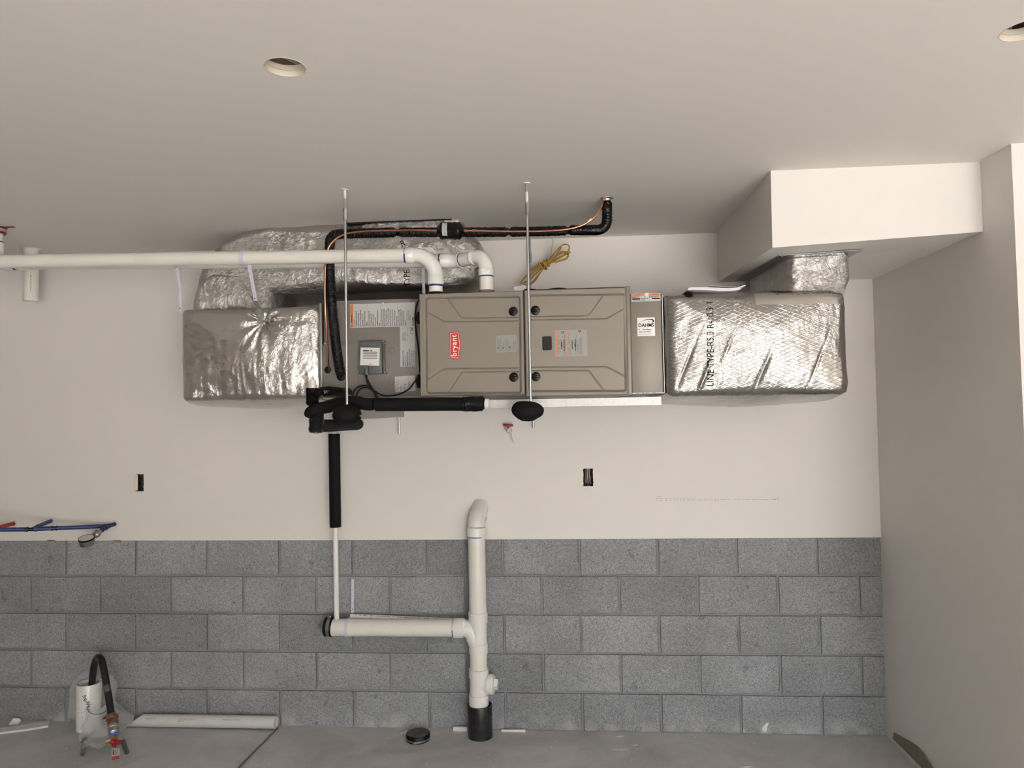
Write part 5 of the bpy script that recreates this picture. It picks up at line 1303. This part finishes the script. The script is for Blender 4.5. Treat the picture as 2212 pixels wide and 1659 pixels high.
mb = MB(); Pq = [at(241.5,1617,-.455), at(258.5,1616.5,-.455), at(258.2,1639,-.535), at(242,1643.5,-.545)]
mb.prism(Pq, (0,.0004,-.0006)); mb.mi = 1
def qi(u, v): return (Pq[0].lerp(Pq[1], u)).lerp(Pq[3].lerp(Pq[2], u), v)+V((0,-.0006,.0006))
def qf(u0, v0, u1, v1, m): mb.mi = m; mb.face([mb.bm.verts.new(qi(u, v)) for u, v in ((u0,v0),(u0,v1),(u1,v1),(u1,v0))])
qf(0,.68,1,1,1)
for k in range(5): qf(.12+.14*k, .1+.05*(k%2), .12+.14*k+(.09 if k == 0 else .04), .55+.04*(k%3), 2)
for k in range(6): qf(.12+.13*k, .78+.04*(k%2), .19+.13*k, .86+.04*(k%2), 3)
obj('paper_tag', mb, [mat('white_tag', (.78,.77,.75), .5), mat('tag_red', (.62,.10,.09), .5), black, white], t, smooth=False, recalc=False, label='white and red paper tag')
mb = MB(); mb.tube(pth([(188,1531,-.155),(195,1540,-.18),(208,1543,-.22),(222,1540,-.26),(232,1533,-.29)], 6), .0016, n=8); obj('tracer_wire', mb, bluepex, t)
# plastic film
def film(name, rows, lab, amp=.012, sub=7, seed=0):
    G = [[at(*p) for p in r] for r in rows]; U = [smooth_path(r, sub) for r in G]; n = len(U[0]); cols = [smooth_path([U[j][i] for j in range(len(U))], sub) for i in range(n)]
    mb = MB(); vs = []
    for i, col in enumerate(cols):
        vs.append([mb.bm.verts.new(p+V((noise.noise(p*14+V((seed,0,0)))*amp, ridge(p, 17, seed)*amp*.8, noise.noise(p*18+V((0,seed,0)))*amp*.7 if p.z > .04 else abs(noise.noise(p*18))*amp))) for p in col])
    for i in range(n-1):
        for j in range(len(vs[0])-1): mb.face([vs[i][j], vs[i+1][j], vs[i+1][j+1], vs[i][j+1]])
    for v in mb.bm.verts: v.co.z = max(v.co.z, .0195); v.co.y = min(v.co.y, .006)
    o = obj(name, mb, plastic, None, angle=180, label=lab, cat='plastic sheet'); return o
film('plastic_film', [[(181,1528,-.155),(200,1540,-.17),(222,1524,-.15),(245,1516,-.10),(262,1524,-.06)],
 [(179,1552,-.16),(203,1552,-.19),(228,1548,-.20),(252,1540,-.16),(285,1547,-.07)],
 [(172,1582,-.22),(198,1578,-.26),(226,1574,-.26),(252,1570,-.20),(278,1568,-.12)],
 [(169,1605,-.33),(195,1598,-.33),(222,1597,-.31),(243,1588,-.27),(262,1580,-.2)],
 [(172,1619,-.42),(195,1612,-.38),(212,1622,-.43),(232,1605,-.36),(250,1594,-.3)]], 'crumpled clear plastic sheet draped from the white sleeve over the floor', .016, seed=1)
film('plastic_film', [[(160,1462,-.02),(185,1450,-.02),(215,1450,-.02),(243,1460,-.02)],
 [(150,1490,-.02),(180,1485,-.022),(218,1485,-.022),(252,1480,-.02)],
 [(148,1520,-.02),(178,1520,-.022),(218,1515,-.022),(248,1505,-.02)],
 [(146,1552,-.02),(170,1550,-.025),(212,1545,-.022),(250,1522,-.02)]], 'clear plastic sheet standing against the blocks behind the white sleeve', .007, seed=5)
for i, (p0, p1, lab) in enumerate(((at(182,1597,-.30), at(178.5,1610.5,-.39), 'grey tube end poking out of the plastic film at left'), (at(265,1601,-.33), at(274.5,1609.5,-.37), 'grey tube end beside the red valve handle'))):
    p0.z = max(p0.z, .032); p1.z = .031
    mb = MB(); mb.tube([p0, p1, p1, p0.lerp(p1,.7)], [.012,.012,.0085,.008], n=24, cap=False); obj('tube_end', mb, sens if i else greycol, None, label=lab, cat='pipe')

# ------------------------------------------------------------------ blue and red tubing at left
t = thing('blue_water_line', at(120,1140,-.15), 'blue water tubing with crimp rings running along the wall at left, gauge at its end', 'pipe')
bl = [at(-70,1147,-.36), at(0,1144,-.28), at(62,1143.5,-.21), at(120,1141,-.15), at(232,1136.5,-.045), at(249,1132,.004)]
mb = MB(); mb.tube([p for p in bl[:2]]+[bl[2]-V((.012,0,0))], .0112, n=22); mb.tube([bl[2]+V((.028,.0,.001)), bl[3], bl[4], bl[5]], .0110, n=22); obj('blue_tube', mb, bluepex, t)
def onl(px): 
    return min((seg(a, b, k/60) for a, b in zip(bl[:-1], bl[1:]) for k in range(61)), key=lambda p: abs(px_of(p)[0]-px))
ax = (bl[3]-bl[1]).normalized()
for px in (58.5, 78, 113, 122, 226):
    c = onl(px); mb = MB(); band(mb, c, ax, .0134, .0085, 24); obj('crimp_ring', mb, pexring, t)
mb = MB(); c = onl(68); mb.tube([c-ax*.022, c+ax*.022], .0098, n=20); te_ = at(103,1127,-.02); mb.tube([c, c.lerp(te_,.35)], .0098, n=16); obj('tee_fitting', mb, blackp, t)
mb = MB(); mb.tube([c.lerp(te_,.3), at(111,1125,.004)], .0105, n=20); obj('blue_tube', mb, bluepex, t)
g0 = at(236,1135.5,-.045); g1 = at(214,1149,-.14); g2 = at(205,1157,-.17)
mb = MB(); mb.tube([g0, g1], .0095, n=20); obj('blue_tube', mb, bluepex, t)
for s_ in (.05,.30,.42,.72):
    mb = MB(); c = g0.lerp(g1, s_); band(mb, c, g1-g0, .0128, .008, 22); obj('crimp_ring', mb, pexring, t)
mb = MB(); dg = (g2-g1).normalized(); mb.tube([g1-dg*.005, g1+dg*.004, g1+dg*.006, g1+dg*.03, g1+dg*.034, g2+dg*.012], [.0125,.0125,.0185,.0185,.015,.012], n=8); mb.tube([g1+dg*.018, g1+dg*.018+V((0,-.004,.026))], .005, n=10); obj('gauge_fitting', mb, steel, t, angle=25)
gc = at(187,1165.5,-.22); axg = V((.06,-.32,.94)).normalized()
mb = MB(); mb.tube([gc-axg*.028, gc-axg*.026, gc+axg*.004, gc+axg*.004], [.033,.0365,.0375,.030], n=40); gg = obj('gauge_case', mb, steel, t)
mb = MB(); mb.tube([gc+axg*.003, gc+axg*.010], .0383, n=40, cap=False); mb.tube([gc+axg*.010, gc+axg*.0105, gc+axg*.0105], [.0383,.0375,.0355], n=40, cap=False); mb.tube([gc+axg*.003, gc+axg*.0031], .0375, n=40); obj('gauge_bezel', mb, blackp, gg)
mb = MB(); mb.tube([gc+axg*.0085, gc+axg*.009], .0358, n=40); obj('gauge_glass', mb, glass, gg)
mb = MB(); mb.tube([at(-40,1146,-.22), at(0,1138.5,-.09), at(31,1131,.004)], .0108, n=22); t = obj('red_water_line', mb, redpex, None, label='short red water tube entering the wall above the blue one at the left edge', cat='pipe')
for px, py in ((250.5,1131.5),(111.5,1125.5),(31,1131.5)):
    c = at(px, py, 0); n_ = 18; mb = MB(); ra = [.0135*(1+.25*rr.uniform(-1,1)) for _ in range(n_)]
    vi = [mb.bm.verts.new((c.x+math.cos(2*PI*i/n_)*.0115, -.0012, c.z+math.sin(2*PI*i/n_)*.0115)) for i in range(n_)]; vo_ = [mb.bm.verts.new((c.x+math.cos(2*PI*i/n_)*(.004+ra[i]), -.0008, c.z+math.sin(2*PI*i/n_)*(.004+ra[i]))) for i in range(n_)]
    for i in range(n_): mb.face([vi[i], vi[(i+1)%n_], vo_[(i+1)%n_], vo_[i]])
    obj('rough_hole_edge', mb, [gyp], wb, smooth=False)
# wood shims at drywall foot
for xa, xb, lab in ((102,118,'tiny pale wood shim under the drywall edge at left'),(243,259,'tiny pale wood shim under the drywall edge near the gauge')):
    a = at(xa, 1168, 0); b = at(xb, 1172.5, 0); mb = MB(); mb.box((a.x, .0, b.z), (b.x, .009, a.z+.004)); obj('wood_shim', mb, wood, None, smooth=False, label=lab, cat='wood')

# ------------------------------------------------------------------ junction boxes
for i, (cx, cy, w_, h_) in enumerate(bx):
    a = at(cx-w_/2, cy+h_/2, 0); b = at(cx+w_/2, cy-h_/2, 0); m_ = .001
    lab = ('empty dark electrical box cut into the wall at left', 'electrical box cut into the wall with grey cables inside, right of centre')[i]
    t = thing('electrical_box', ((a.x+b.x)/2, .03, a.z), lab, 'electrical box')
    mb = MB(); x0_, x1_, z0_, z1_ = a.x-m_, b.x+m_, a.z-m_, b.z+m_; y0_, y1_ = .0132, .066
    P8 = [mb.bm.verts.new(p) for p in ((x0_,y0_,z0_),(x1_,y0_,z0_),(x1_,y0_,z1_),(x0_,y0_,z1_),(x0_,y1_,z0_),(x1_,y1_,z0_),(x1_,y1_,z1_),(x0_,y1_,z1_))]
    for q in ((4,5,6,7),(0,1,5,4),(1,2,6,5),(2,3,7,6),(3,0,4,7)): mb.face([P8[k] for k in q])
    obj('box_shell', mb, mat('dark_box_'+str(i), (.035,.040,.038) if i == 0 else (.012,.011,.010), .6), t, smooth=False)
    mb = MB(); mb.tube([((a.x+b.x)/2, .018, b.z-.006), ((a.x+b.x)/2, .0135, b.z-.006)], .003, n=10); obj('screw_boss', mb, steel, t)
    if i == 0:
        mb = MB(); mb.prism([V((a.x+.0005,.004,a.z+.004)), V((a.x+.011,.012,a.z+.004)), V((a.x+.011,.012,b.z-.004)), V((a.x+.0005,.004,b.z-.003))], (0,.002,0)); obj('drywall_sliver', mb, gyp, t, smooth=False)
    else:
        for dx, dz0, dz1, m2, wd in ((-.010,.02,.088,greycol,.006),(-.001,.008,.085,cream,.0035),(.008,.02,.09,mat('grey_sheath', (.20,.19,.185), .6),.0065),(.012,.012,.045,greycol,.006),(-.014,.01,.045,mat('bare_copper_dull', (.25,.17,.10), .5, .6),.003)):
            mb = MB(); X_ = (a.x+b.x)/2+dx; mb.tube(smooth_path([(X_-.002,.05,a.z+dz0-.006),(X_+.001,.028,a.z+dz0),(X_-.001,.022,a.z+(dz0+dz1)/2),(X_+.001,.03,a.z+dz1),(X_,.05,a.z+dz1+.004)], 5), wd*.55, n=10); obj('cable_end', mb, m2, t)

# ------------------------------------------------------------------ gas valve
c = at(1100.5, 930, -.055)
t = thing('gas_valve', c, 'small valve with a red lever sticking out of the wall below the furnace', 'valve')
mb = MB(); mb.tube([(c.x, .004, c.z), (c.x, -.045, c.z), (c.x, -.047, c.z), (c.x, -.060, c.z), (c.x, -.061, c.z)], [.009,.009,.0135,.0135,.012], n=8); mb.tube([(c.x, -.061, c.z), (c.x, -.068, c.z)], .0085, n=20)
mb.tube([(c.x,-.040,c.z+.008), (c.x,-.040,c.z+.019)], .006, n=14); obj('valve_body', mb, steel, t, angle=25)
mb = MB(); h0, h1 = at(1087.5, 919, -.045), at(1108.2, 919, -.045)
mb.box((h0.x, -.052, h0.z-.0065), (h1.x, -.030, h0.z+.0065), bev=.003, rot=Matrix.Rotation(.05,3,'Y')); mb.box((c.x-.009,-.046,h0.z-.010), (c.x+.009,-.034,h0.z-.004), bev=.001); obj('valve_lever', mb, redp, t)
mb = MB(); P = pth([(1103.5,936,-.05),(1105,943,-.03),(1107,950,-.02),(1109.5,958,-.018)], 5)
for p, q in zip(P[:-1], P[1:]): mb.prism([p-V((.003,0,0)), p+V((.003,0,0)), q+V((.0025,0,0)), q-V((.0025,0,0))], (0,.0006,0))
obj('tag_strip', mb, paper, t, smooth=False)

# ------------------------------------------------------------------ yellow cable bundle
BY = -.13
t = thing('cable_coil', at(1180,570,BY), 'bundle of yellow cable tied in its middle, hanging above the furnace', 'cable')
def c6(x, y): return (1080+x/6.635, 380+y/6.635)
def cp(*P, Y=BY): return pth([(*c6(x, y), Y+dy) for x, y, dy in P], 9)
strs = [
 [(285,1535,-.01),(400,1420,-.005),(560,1300,0),(690,1240,-.012),(800,1140,0),(880,1030,.005)],
 [(300,1545,.0),(420,1490,0),(560,1350,.01),(680,1265,0),(820,1180,.01),(950,1120,0),(1010,1085,-.005)],
 [(290,1530,.008),(440,1370,.01),(600,1270,.01),(720,1210,.012),(840,1130,.01),(930,1100,0),(975,1140,-.01),(940,1190,-.01),(860,1215,0),(780,1240,.0)],
 [(340,1545,-.01),(380,1565,-.012),(430,1555,-.01),(500,1480,-.008),(580,1380,-.01),(650,1300,-.012)],
 [(455,1545,.01),(520,1480,.012),(590,1370,.01),(660,1290,0),(760,1200,-.01),(850,1110,-.01),(900,1080,-.012),(975,1100,-.01),(985,1135,-.01)],
 [(430,1350,.012),(560,1280,.012),(680,1220,.014),(780,1110,.014),(870,1010,.01),(930,980,.006),(985,1000,.0),(990,1050,0),(950,1110,.0),(860,1170,.01),(740,1230,.01)],
 [(370,1450,.0),(480,1330,-.004),(610,1250,-.010),(710,1215,-.016),(800,1090,-.012),(880,1020,-.008)],
 [(440,1440,.006),(540,1340,.004),(640,1280,.0),(740,1240,.0),(850,1170,.0),(940,1130,.0),(1005,1090,.004)],
 [(400,1525,.014),(520,1400,.016),(640,1290,.016),(740,1240,.016),(830,1215,.016)],
]
for s_ in strs:
    mb = MB(); mb.tube(cp(*s_), .0058, n=12, flat=.55); obj('cable_strand', mb, yellow, t)
for k, (ux_, uy_) in enumerate(((600,1290),(640,1270),(680,1250),(625,1300))):
    ctr = at(*c6(ux_+10*(k-1), uy_-8), BY); dirb = (at(*c6(1000,1080), BY)-at(*c6(285,1535), BY)).normalized(); pv_ = dirb.cross(V((0,1,0))).normalized(); mb = MB(); n_ = 28
    mb.tube([ctr+pv_*math.cos(2*PI*i/n_)*.0165+V((0,1,0))*math.sin(2*PI*i/n_)*.024+dirb*(.006*math.sin(2*PI*i/n_+k)) for i in range(n_+1)], .0048, n=10, cap=False); obj('cable_wrap', mb, yellow, t)
mb = MB(); mb.tube(pth([(*c6(755,850),-.10),(*c6(758,960),-.10),(*c6(745,1060),-.11),(*c6(735,1150),-.12)]), .0036, n=12)
a = at(*c6(755,850), -.10); mb.tube([(a.x, a.y, HC-.001), a], .0036, n=12); obj('white_cable', mb, cream, t, label='short painted cable above the yellow coil')
# things on top of the furnace
P = [at(1110.5,620.5,-.78), at(1134,616,-.78), at(1137.5,622.8,-.78), at(1113,628.5,-.78)]
mb = MB(); mb.prism(P, (0,.0006,0)); 
def qp(u, v): return (P[0].lerp(P[1], u)).lerp(P[3].lerp(P[2], u), v)+V((0,-.0005,0))
mb.mi = 1
for k in range(6):
    v = .14+.13*k
    for j in range(7):
        if (j*3+k) % 5: mb.face([mb.bm.verts.new(qp(u, w_)) for u, w_ in ((.08+.12*j, v), (.08+.12*j, v+.05), (.17+.12*j, v+.05), (.17+.12*j, v))])
obj('cable_tag', mb, [paper, greyink], None, smooth=False, recalc=False, label='small white printed tag lying on top of the furnace between the doors', cat='tag')
mb = MB(); mb.tube(pth([(1128,630,-.70),(1139,625,-.70),(1152,625.5,-.70),(1165,628,-.68),(1172,630,-.66)]), .003, n=10)
mb.tube(pth([(1172,631,-.70),(1185,626,-.70),(1203,623.5,-.70),(1222,624.5,-.70),(1236,628,-.70),(1248,630,-.70)]), .0042, n=10)
mb.tube(pth([(1252,629,-.70),(1265,625.5,-.70),(1276,625,-.70),(1288,627,-.70)]), .003, n=10)
obj('black_cable', mb, cablem, None, label='black cable snaking along the top of the right furnace door', cat='cable')
# papers on the right duct
t = thing('manual_stack', (3.62, -.78, 2.17), 'stack of white papers and manuals lying on top of the right foil duct', 'papers')
def leaf(x0, y0, x1, y1, th, curl, m, nm, Y=-.80, dep=.16):
    a, b = at(x0, y0, Y), at(x1, y1, Y); mb = MB(); N = 24; rows = []
    for i in range(N+1):
        u = i/N; p = a.lerp(b, u); z = p.z+curl*max(0, (u-.72)/.28)**2+.0015*math.sin(u*7); rows.append([mb.bm.verts.new((p.x, Y+dy, z+dz)) for dy, dz in ((0,0),(dep,0),(dep,th),(0,th))])
    for i in range(N):
        for k in range(4): mb.face([rows[i][k], rows[i][(k+1)%4], rows[i+1][(k+1)%4], rows[i+1][k]])
    mb.face(rows[0]); mb.face(rows[-1][::-1]); obj(nm, mb, m, t, angle=40)
pw = mat('manual_paper', (.80,.77,.78), .6)
leaf(1486,626.5,1600,628.5,.0085,.006,pw,'paper_leaf'); leaf(1490,622.5,1611,624,.004,.013,pw,'paper_leaf',-.795,.17); leaf(1533,618.5,1590,620.5,.0018,.002,pw,'paper_leaf',-.75,.12)
leaf(1497,620.8,1560,622.0,.0012,-.001,greycol,'paper_leaf',-.76,.10); leaf(1482,629.5,1499,630,.0012,0,mat('brown_strip', (.06,.035,.03), .6),'cover_strip',-.80,.1)
# stub pipe hanging from the ceiling at left
c = at(66.5, 600, -.20); zb_ = at(67, 651, -.20).z
t = thing('pipe_stub', (c.x, -.20, zb_), 'open white pipe stub hanging down from the ceiling behind the horizontal pipes at left', 'pipe')
mb = MB(); mb.tube([(c.x,-.20,HC-.001), (c.x,-.20,zb_+.001), (c.x,-.20,zb_), (c.x,-.20,zb_), (c.x,-.20,zb_+.1)], [.0368,.0368,.0360,.0325,.0325], n=44, cap=False); obj('pipe_body', mb, pvc, t)
mb = MB(); mb.tube([(c.x,-.20,HC-.010), (c.x,-.20,HC-.004), (c.x,-.20,HC-.001)], [.0372,.040,.047], n=40, cap=False, fn=lambda i, a: 1+.05*noise.noise(V((math.cos(a)*3, math.sin(a)*3, i)))); obj('plaster_ring', mb, whitepaint, t)
mb = MB(); r_ = random.Random(4); z = at(77,588,-.235).z
for k in range(26):
    if r_.random() < .2: z -= .004; continue
    an = math.radians(38); hh = .0020; p = V((c.x+.0370*math.sin(an), -.20-.0370*math.cos(an), z)); s_ = V((math.cos(an), math.sin(an), 0))*.0032*r_.uniform(.6,1)
    mb.face([mb.bm.verts.new(q) for q in (p-s_, p+s_, p+s_-V((0,0,hh)), p-s_-V((0,0,hh)))]); z -= .0042
obj('printed_marks', mb, greyink, t, smooth=False, recalc=False)
